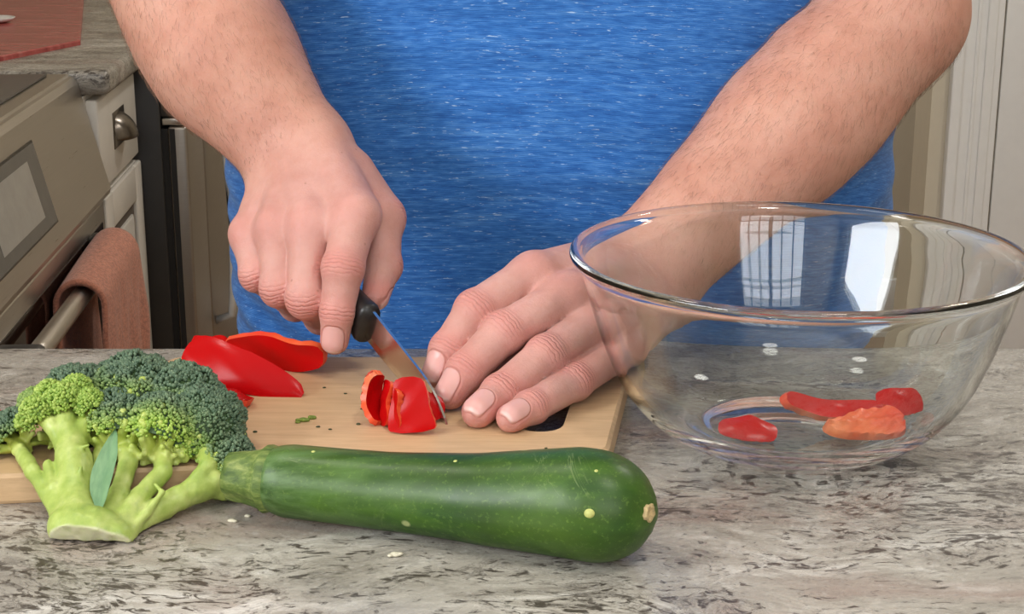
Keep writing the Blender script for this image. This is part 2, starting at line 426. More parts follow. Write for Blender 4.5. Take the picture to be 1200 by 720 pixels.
lprism('control_panel', [(-.01, .905), (.0, .903), (.006, .893), (.047, .722), (.045, .714), (.0, .714)], -.762, -.003, M['steel'], rg)
# display set into the slanted panel
sl = nrm(np.array([.041, -.171])); no = np.array([.171, .041])/np.hypot(.171, .041)
def panelpt(s, u, off): q = np.array([.006, .893]) + sl*s + no*off; return RL(q[0], u, q[1])
def panel_slab(name, s0, s1, u0, u1, o0, o1, m, parent):
    vs = [panelpt(s, u, o) for o in (o0, o1) for s, u in ((s0, u0), (s1, u0), (s1, u1), (s0, u1))]
    fs = [(0, 1, 2, 3), (7, 6, 5, 4), (0, 4, 5, 1), (1, 5, 6, 2), (2, 6, 7, 3), (3, 7, 4, 0)]
    me = mesh_np(name, vs, fs); bm = bmesh.new(); bm.from_mesh(me); bmesh.ops.recalc_face_normals(bm, faces=bm.faces); bm.to_mesh(me); bm.free()
    return place(name, me, m, parent, smooth=False)
panel_slab('display_bezel', .028, .148, -.70, -.365, .0, .002, M['steel_dark'], rg)
ds = panel_slab('display', .031, .145, -.697, -.368, .001, .003, M['display'], rg)
panel_slab('screen', .048, .128, -.65, -.425, .003, .0035, M['screen'], ds)
door = lb('oven_door', (-.01, -.758, .17), (.035, -.007, .703), M['steel'], rg, .004)
lb('oven_window', (.030, -.735, .19), (.0365, -.03, .672), M['oven_glass'], door, .001)
lb('drawer', (-.01, -.758, .085), (.032, -.007, .163), M['steel'], rg, .004)
HV, HZ, HU = .078, .655, -.135
hv = [RL(HV, u, HZ) for u in np.linspace(-.725, HU, 12)]
v, f = tube(hv, .0135, 16); hd = place('handle', mesh_np('handle', v, f), M['steel'], rg)
for u in (HU, -.725):
    lb('handle_bracket', (.034, u-.018, HZ-.02), (HV+.018, u+.018, HZ+.022), M['charcoal'], rg, .009, 3)
# towel folded over the oven handle
t = NT('terracotta_terry'); f1 = t.noise(t.coord(), 230, 5, .75); f2 = t.noise(t.coord(), 40, 3, .5)
col = t.mix(t.ramp(f2, [(.3, 0), (.7, .5)]), (.66, .255, .155), (.76, .33, .215)); col = t.mix(t.ramp(f1, [(.42, 0), (.62, .75)]), col, (.32, .10, .06))
b = t.bsdf(Base__Color=col, Roughness=.95); t.set(b, 'Normal', t.bump(f1, .6, .003)); b.inputs['Sheen Weight'].default_value = .3
M['terry'] = t.m
def towel():
    ua, ub, nu = -.435, -.165, 30; prof = []
    rr = .030
    for z in np.linspace(.36, HZ, 14): prof.append((HV+rr+.012*((HZ-z)/.3), z))
    for a in np.linspace(0, math.pi, 13)[1:-1]: prof.append((HV+rr*math.cos(a), HZ+rr*1.05*math.sin(a)))
    for z in np.linspace(HZ, .44, 12): prof.append((HV-rr+.004*((HZ-z)/.3), z))
    vs, fs = [], []; n = len(prof)
    for k in range(2):
        for i in range(nu):
            u = ua + (ub-ua)*i/(nu-1)
            for j, (pv, pz) in enumerate(prof):
                th = .0075 if k == 0 else 0.0
                q = prof[max(j-1, 0)]; r = prof[min(j+1, n-1)]; tv = nrm(np.array([r[0]-q[0], r[1]-q[1]])); nv = np.array([tv[1], -tv[0]])
                wob = .004*math.sin(u*60+pz*9)+.003*math.sin(u*130-pz*25)
                p = np.array([pv, pz]) + nv*(th+wob*(.3 if j > 13 else 1)*(min(1, abs(HZ+.02-pz)*8)))
                # sagging near end
                p[1] -= .012*max(0.0, (ub-u)/(ub-ua))**1.5
                vs.append(RL(p[0], u+.003*math.sin(pz*50), p[1]))
    def id(k, i, j): return (k*nu+i)*n+j
    for i in range(nu-1):
        for j in range(n-1):
            fs.append((id(0, i, j), id(0, i+1, j), id(0, i+1, j+1), id(0, i, j+1)))
            fs.append((id(1, i, j+1), id(1, i+1, j+1), id(1, i+1, j), id(1, i, j)))
    for i in range(nu-1):
        for j in (0, n-1): fs.append((id(0, i, j), id(1, i, j), id(1, i+1, j), id(0, i+1, j)))
    for j in range(n-1):
        for i in (0, nu-1): fs.append((id(0, i, j), id(0, i, j+1), id(1, i, j+1), id(1, i, j)))
    me = mesh_np('dish_towel', vs, fs); bm = bmesh.new(); bm.from_mesh(me); bmesh.ops.recalc_face_normals(bm, faces=bm.faces); bm.to_mesh(me); bm.free()
    return me
tag(place('dish_towel', towel(), M['terry']), 'terracotta terry dish towel draped over the oven door handle', 'towel')
# base cabinet with drawer and door
CU0, CU1 = .002, .372
cb = empty('base_cabinet', RL(-.3, .19, 0)); tag(cb, 'cream painted base cabinet with drawer and panelled door beside the range', 'cabinet')
lb('body', (-.62, CU0, .09), (.012, CU1, .870), M['cab'], cb)
lb('toe_kick', (-.55, CU0, 0), (-.05, CU1, .09), M['charcoal'], cb)
dw = lb('drawer', (.010, CU0+.012, .712), (.031, CU1-.012, .862), M['cab'], cb, .004)
def cup_pull(u, z, parent):
    vs, fs = [], []; nu_, nv_ = 14, 8
    for k in range(2):
        for i in range(nu_+1):
            a = -1+2*i/nu_; hw = .046*a
            for j in range(nv_+1):
                b_ = j/nv_*math.pi/2; sc = (1-a*a)**.5*.85+.15 if abs(a) < 1 else .15
                off = .0028*k
                vs.append(RL(.031+(.032-off)*math.sin(b_)*sc, u+hw*(1-off*10), z+(.028-off)*math.cos(b_)*sc-.016*(j/nv_)))
    n1 = (nu_+1)*(nv_+1)
    for i in range(nu_):
        for j in range(nv_):
            a = i*(nv_+1)+j; fs.append((a, a+nv_+1, a+nv_+2, a+1)); fs.append((n1+a, n1+a+1, n1+a+nv_+2, n1+a+nv_+1))
        a = i*(nv_+1)+nv_; fs.append((a, a+nv_+1, n1+a+nv_+1, n1+a))
    o = place('cup_pull', mesh_np('cup_pull', vs, fs), M['nickel'], parent)
    lb('pull_plate', (.030, u-.052, z-.030), (.0325, u+.052, z+.032), M['nickel'], parent, .001)
cup_pull(.185, .790, dw)
dd = lb('door', (.010, CU0+.012, .10), (.026, CU1-.012, .700), M['cab'], cb, .002)
for lo, hi in (((.024, CU0+.012, .10), (.034, CU0+.075, .700)), ((.024, CU1-.075, .10), (.034, CU1-.012, .700)), ((.024, CU0+.075, .637), (.034, CU1-.075, .700)), ((.024, CU0+.075, .10), (.034, CU1-.075, .163))):
    lb('door_rail', lo, hi, M['cab'], dd, .0035)
lb('door_panel', (.024, CU0+.095, .183), (.031, CU1-.095, .617), M['cab'], dd, .006)
lb('groove', (.0255, CU0+.074, .162), (.0262, CU1-.074, .638), M['cab_glaze'], dd)
ctp = lb('countertop', (-.69, CU0, .872), (.055, 1.545, .912), M['granite_dim'], None, .012, 4)
tag(ctp, 'pale marbled stone countertop running along the wall above the cream cabinet', 'countertop')
# red board with a white dish, lying on that countertop
t = NT('red_glass_board'); cc = t.coord((1, 6, 1), (0, 0, .3)); g = t.noise(cc, 9, 5, .6, .6)
t.bsdf(Base__Color=t.ramp(g, [(.3, (.30, .045, .045)), (.6, (.46, .10, .09)), (.8, (.60, .26, .22))]), Roughness=.25); M['redboard'] = t.m
def mat_slab():
    z0, z1 = .912, .921
    q = [UZ(94, 47, .011), UZ(99, -14, .011), UZ(-150, 0, .011), UZ(-130, 92, .011)]
    ins = [p + nrm(np.mean(q, axis=0)-p)*.004 for p in q]
    vs = [(p[0], p[1], z0+.0002) for p in q] + [(p[0], p[1], z1-.002) for p in q] + [(p[0], p[1], z1) for p in ins]
    fs = [(3, 2, 1, 0), (8, 9, 10, 11)] + [(a+i, a+(i+1) % 4, a+4+(i+1) % 4, a+4+i) for a in (0, 4) for i in range(4)]
    return mesh_np('cutting_mat', vs, fs)
tag(place('cutting_mat', mat_slab(), M['redboard'], smooth=False), 'red streaked glass cutting mat on the pale stone countertop', 'cutting mat')
c = UZ(-6, 26, .012); c[2] = .9212; v, f = lathe([(0, 0), (.022, 0), (.032, .004), (.040, .010), (.038, .011), (.030, .006), (.021, .003), (0, .003)], 40, c)
tag(place('saucer', mesh_np('saucer', v, f), simple('white_glaze', (.82, .82, .80), .15)), 'small white saucer on the red cutting mat', 'saucer')
# under-counter appliance with stainless doors, then a plain cabinet
fr = empty('undercounter_fridge', RL(-.3, .7, 0)); tag(fr, 'charcoal sided under-counter fridge with stainless doors beyond the cream cabinet', 'fridge')
lb('body', (-.66, .392, .02), (.068, 1.00, .870), M['charcoal'], fr, .003)
lb('gasket', (.068, .398, .04), (.080, .995, .75), M['rubber'], fr)
lb('control_strip', (.066, .398, .772), (.104, .995, .866), M['charcoal'], fr, .003)
lb('hinge', (.070, .394, .757), (.114, .47, .771), M['steel'], fr, .003)
for u0, u1 in ((.392, .60), (.612, 1.0)):
    d_ = lb('door', (.080, u0, .03), (.116, u1, .755), M['steel_door'], fr, .006, 3)
    lb('edge_strip', (.084, u0-.001, .034), (.094, u0+.004, .751), M['rubber'], d_)
    if u0 > .5:
        uh = u0+.05; za, zb = .30, .70
        v, f = tube([RL(.114, uh, za), RL(.148, uh, za+.012), RL(.153, uh, za+.05), RL(.153, uh, zb-.05), RL(.148, uh, zb-.012), RL(.114, uh, zb)], .0085, 12)
        place('handle', mesh_np('handle', v, f), M['white_paint'], d_)
c2b = empty('base_cabinet', RL(-.3, 1.27, 0)); tag(c2b, 'plain cream base cabinet between the under-counter fridge and the back wall', 'cabinet')
lb('body', (-.62, 1.004, .09), (.012, 1.54, .870), M['cab'], c2b); lb('toe_kick', (-.55, 1.004, 0), (-.05, 1.54, .09), M['charcoal'], c2b)
for u0, u1 in ((1.012, 1.27), (1.276, 1.532)):
    d_ = lb('door', (.010, u0, .10), (.030, u1, .862), M['cab'], c2b, .004); lb('door_panel', (.029, u0+.06, .17), (.034, u1-.06, .79), M['cab'], d_, .004)
# ------------------------------------------------------------------ island worktop
isl = empty('kitchen_island', (0, .70, 0)); tag(isl, 'kitchen island with cream panelled base under the grey granite worktop', 'island')
box_obj('base', (-1.02, .34, .09), (1.02, 1.02, CT-.035), M['cab'], isl)
box_obj('toe_kick', (-.98, .40, 0), (.98, .96, .09), M['charcoal'], isl)
for k in range(5):
    x = -1.0 + k*.40
    box_obj('panel', (x+.02, 1.018, .13), (x+.38, 1.030, .84), M['cab'], isl, .006)
    box_obj('panel', (x+.02, .330, .13), (x+.38, .342, .84), M['cab'], isl, .006)
ct = box_obj('worktop', (-1.10, .30, CT-.035), (1.10, 1.128, CT), M['granite'], None, .008, 4)
tag(ct, 'polished grey beige granite worktop flecked with brown under the vegetables', 'countertop')

# ------------------------------------------------------------------ chopping board with hand slot
BT = .018
def board():
    P_ = [UZ(713, 527, BT)[:2], UZ(741, 418, BT)[:2], UZ(205, 418, BT)[:2], np.array([-.345, .826])]
    slot_dir = nrm(P_[1]-P_[0]); side = np.array([slot_dir[1], -slot_dir[0]])
    s0 = UZ(632, 499, BT)[:2] + slot_dir*.005; s1 = s0 + slot_dir*.085; hw = .0135
    hole = []
    for a in np.linspace(0, math.pi, 9): hole.append(s1 + (side*math.cos(a) + slot_dir*math.sin(a))*hw)
    for a in np.linspace(math.pi, 2*math.pi, 9): hole.append(s0 + (side*math.cos(a) + slot_dir*math.sin(a))*hw)
    out = []
    n = 4; r = .006
    for i in range(4):
        p, a, b = P_[i], P_[i-1], P_[(i+1) % 4]; da, db = nrm(a-p), nrm(b-p)
        for s in np.linspace(0, 1, 5): out.append(p + da*r*(1-s)**2 + db*r*s**2)
    bm = bmesh.new()
    def ring(pts, z): return [bm.verts.new((float(p[0]), float(p[1]), CT+z)) for p in pts]
    def inset(pts, d, outward=1):
        c = np.mean(pts, axis=0); return [p + nrm(c-p)*d*outward for p in pts]
    e = .0022
    rings_o = [ring(inset(out, e), 0.0002), ring(out, e), ring(out, BT-e), ring(inset(out, e), BT)]
    rings_h = [ring(hole, 0.0002), ring(hole, BT-e), ring(inset(hole, -e), BT)]
    for R in (rings_o, rings_h):
        for A, B in zip(R, R[1:]):
            for i in range(len(A)): bm.faces.new((A[i], A[(i+1) % len(A)], B[(i+1) % len(A)], B[i]))
    for o_, h_ in ((rings_o[0], rings_h[0]), (rings_o[-1], rings_h[-1])):
        es = []
        for L in (o_, h_):
            for i in range(len(L)): es.append(bm.edges.get((L[i], L[(i+1) % len(L)])))
        bmesh.ops.triangle_fill(bm, edges=es, use_beauty=True, use_dissolve=False)
    bmesh.ops.recalc_face_normals(bm, faces=bm.faces)
    return bm_mesh('chopping_board', bm)
tag(place('chopping_board', board(), M['maple'], smooth=False), 'pale maple chopping board with a dark hand slot under the hands', 'chopping board')

def floor_z(P):
    """height of whatever lies under a point: board or worktop"""
    x, y = P[:, 0], P[:, 1]; on = (y > .866+(x-.055)*.110) & (y < 1.05) & (x > -.345) & (x < .085)
    return CT + np.where(on, BT+.0003, .0003)
# ------------------------------------------------------------------ glass bowl
BC = (0.1705, .937); BR_ = .137
def bowl():
    outer = [(0, .0035), (.050, .0035), (.053, .001), (.058, .0), (.063, .0015), (.072, .0065), (.086, .0155), (.098, .028), (.1075, .043), (.1155, .062), (.1215, .080), (.1265, .097), (.1300, .1085),
             (.1328, .1125), (.1352, .1143), (.1364, .1168), (.1356, .1190), (.1335, .1199)]
    inner = [(.1310, .1190), (.1280, .1155), (.1250, .1075), (.1215, .095), (.1165, .079), (.1105, .062), (.1025, .044), (.093, .030), (.081, .0195), (.068, .0125), (.055, .0090), (0, .0082)]
    a = curve_pts(np.array(outer[1:]), 56); b = curve_pts(np.array(inner[:-1]), 40)
    prof = [outer[0]] + [tuple(p) for p in a] + [tuple(p) for p in b] + [inner[-1]]
    v, f = lathe(prof, 160, (BC[0], BC[1], CT+.0003))
    me = mesh_np('mixing_bowl', v, f); bm = bmesh.new(); bm.from_mesh(me); bmesh.ops.recalc_face_normals(bm, faces=bm.faces); bm.to_mesh(me); bm.free(); return me
t = NT('clear_glass'); nz = t.noise(t.coord((1, 1, 2.5)), 9, 1, .4)
b = t.bsdf(Base__Color=t.ramp(nz, [(.3, (.955, .985, .972)), (.7, (.965, .988, .978))]), Roughness=0.0, IOR=1.47); b.inputs['Transmission Weight'].default_value = 1.0
M['glass'] = t.m
tag(place('mixing_bowl', bowl(), M['glass']), 'large clear glass mixing bowl holding four red pepper pieces', 'bowl')

# ------------------------------------------------------------------ red pepper pieces
t = NT('red_pepper_skin'); n1 = t.noise(t.coord(), 40, 4, .55); n2 = t.noise(t.coord(), 7, 2, .5)
col = t.ramp(n2, [(.3, (.40, .002, .004)), (.7, (.52, .005, .004))])
b = t.bsdf(Base__Color=col, Roughness=.24, IOR=1.33); b.inputs['Specular IOR Level'].default_value = .28; t.set(b, 'Normal', t.bump(n1, .12, .001)); b.inputs['Subsurface Weight'].default_value = .0
b.inputs['Subsurface Radius'].default_value = (.004, .0006, .0004); b.inputs['Subsurface Scale'].default_value = .6; M['pep_skin'] = t.m
t = NT('red_pepper_flesh'); n1 = t.noise(t.coord(), 70, 5, .6); n2 = t.noise(t.coord((1, 1, 1)), 22, 3, .5)
col = t.ramp(n2, [(.3, (.70, .045, .018)), (.55, (.80, .13, .04)), (.75, (.86, .28, .10))])
b = t.bsdf(Base__Color=col, Roughness=.38); t.set(b, 'Normal', t.bump(n1, .45, .0012)); b.inputs['Subsurface Weight'].default_value = .2
b.inputs['Subsurface Radius'].default_value = (.006, .002, .001); b.inputs['Subsurface Scale'].default_value = .6; M['pep_flesh'] = t.m
t = NT('red_pepper_inner'); n1 = t.noise(t.coord(), 60, 5, .6)
b = t.bsdf(Base__Color=t.ramp(n1, [(.3, (.62, .02, .01)), (.7, (.78, .06, .025))]), Roughness=.3); t.set(b, 'Normal', t.bump(n1, .4, .001)); M['pep_inner'] = t.m
def basis(ex, ez):
    ex = nrm(ex); ez = np.asarray(ez, float); ez = nrm(ez-ex*(ez@ex)); return ex, np.cross(ez, ex), ez
def pepper(name, c, ex, ez, L, W, bendL, bendW, th, taper=(1, 1), twist=0.0, wav=.0012, seed=1, nL=22, nW=12, rib=0.0):
    """a cut piece of pepper wall: ex along it, ez out of the skin side; bends are arc angles"""
    ex, ey, ez = basis(ex, ez); c = np.asarray(c, float); rs = np.random.RandomState(seed); ph = rs.rand(6)*6
    G = [[], []]
    for i in range(nL+1):
        s = i/nL*2-1
        wl = W*(np.interp(s, [-1, 0, 1], [taper[0], 1, taper[1]]))*(min(1, math.sqrt(max(0, 1-abs(s)**10))*.6+.4))
        for j in range(nW+1):
            q = j/nW*2-1
            out = []
            for k in range(2):
                t_ = th*(1-.25*q*q)*(k) + (rib*math.exp(-((q-.1)/.22)**2) if k else 0)
                aL = bendL*s/2; aW = bendW*q/2
                x = s*L/2 if abs(bendL) < 1e-4 else math.sin(aL)*(L/bendL - t_)
                zL = 0 if abs(bendL) < 1e-4 else (math.cos(aL)-1)*(L/bendL - t_)
                y = q*wl/2 if abs(bendW) < 1e-4 else math.sin(aW)*(wl/bendW - t_)
                zW = 0 if abs(bendW) < 1e-4 else (math.cos(aW)-1)*(wl/bendW - t_)
                z = zL+zW - t_ + wav*(math.sin(s*3+ph[0])*math.cos(q*2+ph[1])+.6*math.sin(s*6+q*3+ph[2])) + (.0008*math.sin(s*19+q*11+ph[3]) if k else 0)
                a = twist*s; y, z = y*math.cos(a)-z*math.sin(a), y*math.sin(a)+z*math.cos(a)
                y += wav*1.2*math.sin(s*5+ph[4])
                G[k].append(c+ex*x+ey*y+ez*z)
    vs = G[0]+G[1]; n1 = len(G[0]); fs = []; mi = []
    # a middle ring on the cut edge keeps a rounded rim
    def I(k, i, j): return k*n1+i*(nW+1)+j
    for i in range(nL):
        for j in range(nW):
            fs.append((I(0, i, j), I(0, i+1, j), I(0, i+1, j+1), I(0, i, j+1))); mi.append(0)
            fs.append((I(1, i, j), I(1, i, j+1), I(1, i+1, j+1), I(1, i+1, j))); mi.append(2 if rib == 0 else 1)
    for i in range(nL):
        fs.append((I(0, i, 0), I(1, i, 0), I(1, i+1, 0), I(0, i+1, 0))); fs.append((I(0, i, nW), I(0, i+1, nW), I(1, i+1, nW), I(1, i, nW))); mi += [1, 1]
    for j in range(nW):
        fs.append((I(0, 0, j), I(0, 0, j+1), I(1, 0, j+1), I(1, 0, j))); fs.append((I(0, nL, j), I(1, nL, j), I(1, nL, j+1), I(0, nL, j+1))); mi += [1, 1]
    me = mesh_np(name, vs, fs)
    for mm in (M['pep_skin'], M['pep_flesh'], M['pep_inner']): me.materials.append(mm)
    for p, m_ in zip(me.polygons, mi): p.material_index = m_
    bm = bmesh.new(); bm.from_mesh(me); bmesh.ops.recalc_face_normals(bm, faces=bm.faces); bm.to_mesh(me); bm.free()
    o = place(name, me); me.set_sharp_from_angle(angle=math.radians(55)); return o
def seat(o, z, sink=.0004):
    """drops a piece until its lowest point rests at height z"""
    zs = min((o.matrix_world @ v.co).z for v in o.data.vertices); o.location.z += CT + z - zs - sink
Zb = BT
_in = np.array([(.1215, .095), (.1165, .079), (.1105, .062), (.1025, .044), (.093, .030), (.081, .0195), (.068, .0125), (.055, .0090), (0, .0082)])[::-1]
def seat_bowl(o, lift=0.0):
    co = np.array([o.matrix_world @ v.co for v in o.data.vertices]); r = np.hypot(co[:, 0]-BC[0], co[:, 1]-BC[1])
    o.location.z -= float((co[:, 2]-(CT+.0003+np.interp(r, _in[:, 0], _in[:, 1]))).min()) - lift - .0003
GS = 'red pepper slices on the chopping board'
o = pepper('pepper_slice', U(282, 434, .972), nrm(U(356, 462, .955)-U(206, 400, .985)), (.10, -.80, .42), .086, .029, .50, .75, .0055, (.95, .50), .12, wav=.0005, seed=3, rib=.001); tag(o, 'long red pepper slice, skin outward, leaning up against the others on the board', 'pepper slice', GS)
o = pepper('pepper_slice', U(322, 428, 1.015), nrm(U(376, 428, 1.005)-U(262, 418, 1.02)), (.05, -.9, -.1), .070, .024, -.35, -.5, .006, (.8, .7), .1, seed=5); tag(o, 'red pepper strip lying hollow side up behind the long slice on the board', 'pepper slice', GS); seat(o, Zb)
o = pepper('pepper_slice', U(262, 458, .95), (.9, -.4, -.25), (-.2, .5, .8), .042, .028, .3, .5, .006, (.8, .7), .2, seed=8); tag(o, 'red pepper slice with orange flesh under the long slice beside the broccoli', 'pepper slice', GS); seat(o, Zb)
o = pepper('pepper_slice', U(252, 414, 1.02), (.9, .3, -.35), (.1, -.6, .75), .030, .024, .4, .8, .006, (.8, .8), .1, seed=12); tag(o, 'small red pepper slice peeping up behind the long slice on the board', 'pepper slice', GS); seat(o, Zb)
o = pepper('pepper_slice', UZ(-21, 486, .012), (1, .2, 0), (.1, -.2, 1), .045, .024, .4, .8, .006, (.8, .8), .1, seed=13); tag(o, 'red pepper slice lying on the granite beyond the broccoli, off the board', 'pepper slice'); seat(o, 0)
GC = 'freshly cut pepper pieces by the knife'
o = pepper('pepper_strip', UZ(447, 474, .031), (.10, .28, .95), (-.93, -.30, .1), .028, .018, .5, .5, .0045, (.9, .8), .1, wav=.0006, seed=21); tag(o, 'cut pepper strip standing on edge with orange flesh left of the other cut pieces', 'pepper piece', GC); seat(o, Zb)
o = pepper('pepper_strip', UZ(437, 471, .031), (-.05, .30, .95), (.62, -.45, -.1), .030, .016, -1.5, -.5, .0045, (.8, .8), .1, wav=.0005, seed=27); tag(o, 'curled end of cut pepper beside the standing strip on the board', 'pepper piece', GC); seat(o, Zb)
o = pepper('pepper_strip', UZ(459, 480, .031), (.02, .22, .97), (-.93, -.35, .1), .026, .016, .3, .7, .0050, (.8, .9), -.1, wav=.0006, seed=23, rib=.001); tag(o, 'thin cut pepper strip with pale ribs beside the standing strip', 'pepper piece', GC); seat(o, Zb)
o = pepper('pepper_chunk', UZ(480, 481, .032), nrm(np.array([-.06, .36, .93])), (-.22, -.90, .36), .033, .0235, .12, .2, .0060, (1.35, .75), 0, wav=.0003, seed=25); tag(o, 'large glossy red pepper chunk being cut under the knife blade', 'pepper piece', GC); seat(o, Zb)
o = pepper('pepper_chunk', UZ(503, 479, .026), (.7, .25, -.2), (-.2, -.6, .7), .022, .022, .5, .8, .006, (.8, .6), .1, seed=29, wav=.0005); tag(o, 'red pepper end held under the fingertips beyond the blade', 'pepper piece', GC); seat(o, Zb)
GB = 'pepper pieces in the glass bowl'
zb = .0086
o = pepper('pepper_piece', UZ(876, 508, .016), (.97, -.22, -.05), (-.10, -.45, .88), .036, .024, .8, .9, .005, (.55, .60), .0, wav=.0003, seed=31); tag(o, 'dark red pepper cap lying skin up, apart from the others in the bowl', 'pepper piece', GB); seat_bowl(o)
o = pepper('pepper_piece', UZ(975, 481, .022), (.98, -.02, -.10), (-.05, -.65, .75), .062, .0125, -1.15, -.3, .0065, (.8, .8), .0, wav=.0004, seed=33, nW=8); tag(o, 'long curved pepper strip lying across the other pieces in the bowl', 'pepper piece', GB); seat_bowl(o, .005)
o = pepper('pepper_piece', UZ(1010, 512, .016), (.97, .20, .0), (.05, .40, -.90), .050, .024, .3, .3, .0075, (.40, 1.05), .0, wav=.0004, seed=35, rib=.002); tag(o, 'pepper wedge with pale orange flesh facing up in the bowl', 'pepper piece', GB); seat_bowl(o)
o = pepper('pepper_piece', UZ(1056, 488, .018), (.95, .15, .0), (.0, -.60, .78), .030, .021, .6, .7, .005, (.85, .85), .0, wav=.0003, seed=37); tag(o, 'short red pepper piece behind the orange fleshed wedge in the bowl', 'pepper piece', GB); seat_bowl(o)
# ------------------------------------------------------------------ zucchini
def zucchini():
    root = empty('zucchini', UZ(540, 640, 0)); tag(root, 'long dark green zucchini lying in front of the chopping board', 'zucchini')
    A = UZ(316, 563, .0215); B_ = UZ(771, 599, .030); A[2] = CT+.0212; B_[2] = CT+.0275
    L = np.linalg.norm(B_-A); ax = nrm(B_-A); side = nrm(np.cross(ax, [0, 0, 1.0])); up = np.cross(side, ax)
    ss = np.concatenate([np.linspace(0, .05, 8), np.linspace(.06, .85, 60), 1-.15*np.cos(np.linspace(0, math.pi/2, 22))[0:]])
    ss = np.unique(np.clip(ss, 0, 1)); n = 72; vs, fs = [], []
    rad = lambda s: np.interp(s, [0, .02, .06, .2, .35, .5, .65, .8, .9], [.0150, .0188, .0200, .0202, .0210, .0228, .0258, .0288, .0291]) if s < .9 else .0291*math.sqrt(max(0, 1-((s-.86)/.14)**2)) if s > .86 + 1e-6 else .029
    rv = [float(rad(s)) for s in ss]
    s86 = np.array(ss); rv = np.array([np.interp(s, [0, .012, .05, .2, .35, .5, .65, .8, .88], [.0150, .0182, .0199, .0202, .0211, .0229, .0258, .0287, .0290])*(1 if s < .83 else math.sqrt(max(0, 1-((s-.83)/.17)**2.15))) for s in ss])
    rv = np.convolve(np.pad(rv, 2, mode='edge'), np.ones(5)/5, 'valid')*.5 + rv*.5
    for s, r in zip(ss, rv):
        bow = .0035*math.sin(s*math.pi*1.1)
        cz = up*0; c = A + ax*L*s - side*bow
        zc_ = CT + max(r, .0)*1.0 if s < .88 else CT + .0290
        zc_ = CT + np.interp(s, [0, .05, .3, .55, .8, 1], [.0225, .0222, .0218, .0238, .0288, .0285])
        for k in range(n):
            a = 2*math.pi*k/n
            rr = r*(1+.012*math.cos(5*a+.6)*(1-.6*s)+.006*math.sin(3*a+s*5))
            p = c + side*math.cos(a)*rr + np.array([0, 0, 1])*math.sin(a)*rr
            p[2] = zc_ + math.sin(a)*rr
            p[2] = max(p[2], CT+.0002); vs.append(p)
    m = len(ss)
    for i in range(m-1):
        for k in range(n): fs.append((i*n+k, i*n+(k+1) % n, (i+1)*n+(k+1) % n, (i+1)*n+k))
    fs.append(tuple(range(n))[::-1]); fs.append(tuple(range((m-1)*n, m*n)))
    me = mesh_np('fruit', vs, fs); bm = bmesh.new(); bm.from_mesh(me); bmesh.ops.recalc_face_normals(bm, faces=bm.faces); bm.to_mesh(me); bm.free()
    set_attr(me, 'along', np.repeat(ss, n)); set_attr(me, 'round', np.tile(np.arange(n)/n, m))
    t = NT('zucchini_skin'); al = t.attr('along')
    tc = t.coord((1, 1, 1)); st = t.coord((.35, 1.6, 1.6), (0, 0, math.radians(12)))
    patch = t.ramp(t.noise(t.coord((.5, 1, 1)), 13, 4, .6), [(.42, 0), (.66, .55)]); big = t.noise(st, 30, 5, .6); fl = t.noise(tc, 430, 3, .62); stre = t.noise(t.coord((.12, 1.6, 1.6), (0, 0, math.radians(12))), 90, 5, .65)
    col = t.ramp(big, [(.30, (.007, .030, .005)), (.52, (.020, .066, .008)), (.75, (.062, .145, .014))])
    col = t.mix(patch, col, (.082, .155, .012))
    endl = t.ramp(al, [(.0, 1), (.30, .25), (.5, 0)])
    col = t.mix(t.math('MULTIPLY', t.math('MULTIPLY', endl, .85), t.ramp(stre, [(.40, 0), (.62, 1)])), col, (.115, .205, .065))
    col = t.mix(t.math('MULTIPLY', t.ramp(fl, [(.57, 0), (.70, 1)]), .42), col, (.14, .24, .04))
    scr = t.noise(t.coord((1.2, 1, 1)), 14, 6, .7, 1.2)
    sm = t.ramp(t.math('ABSOLUTE', t.math('SUBTRACT', scr, .5)), [(0, 1), (.006, 0)])
    col = t.mix(t.math('MULTIPLY', sm, t.ramp(t.noise(tc, 20, 2, .5), [(.55, 0), (.7, .55)])), col, (.30, .36, .16))
    spn = t.n('TexVoronoi', Vector=tc, Scale=26.0).outputs['Distance']
    col = t.mix(t.math('MULTIPLY', t.ramp(spn, [(.04, 1), (.075, 0)]), .75), col, (.42, .46, .20))
    b = t.bsdf(Specular__IOR__Level=.38, Base__Color=col, Roughness=t.ramp(stre, [(.3, .32), (.7, .44)])); t.set(b, 'Normal', t.bump(t.mix(.5, stre, fl), .10, .0008))
    fo = place('fruit', me, t.m, root)
    co = np.array(vs)
    def skin_at(px, py, win=.0035):
        d = ray(px, py); d = d/np.linalg.norm(d); rel = co-CAM; tt = rel@d; pd = np.linalg.norm(rel-tt[:, None]*d, axis=1)
        cand = np.where(pd < win)[0]; hit = co[cand[np.argmin(tt[cand])]]
        ctr_ = A + ax*min((hit-A)@ax, L*.86); ctr_[2] = CT+.0287
        return hit, nrm(hit-ctr_)
    # blossom scar
    e, nv = skin_at(766, 601); e = e - nv*.0012
    s_ = nrm(np.cross(nv, [0, 0, 1.])); u_ = np.cross(s_, nv)
    sv, sf = [e+nv*.0016], []
    for ri, (rr, h) in enumerate(((.0018, .0012), (.0032, .0024), (.0044, .0020), (.0050, -.003))):
        for k in range(14):
            a = 2*math.pi*k/14; q = rr*(1+.14*math.sin(k*2.3+ri)); sv.append(e + (s_*math.cos(a) + u_*math.sin(a))*q + nv*h)
    for k in range(14): sf.append((0, 1+k, 1+(k+1) % 14))
    for ri in range(3):
        for k in range(14): sf.append((1+ri*14+k, 1+ri*14+14+k, 1+ri*14+14+(k+1) % 14, 1+ri*14+(k+1) % 14))
    so = place('blossom_scar', mesh_np('blossom_scar', sv, sf), simple('dry_corky_scar', (.48, .36, .18), .8, var=.35, scale=400), root); tag(so, 'tan corky blossom scar')
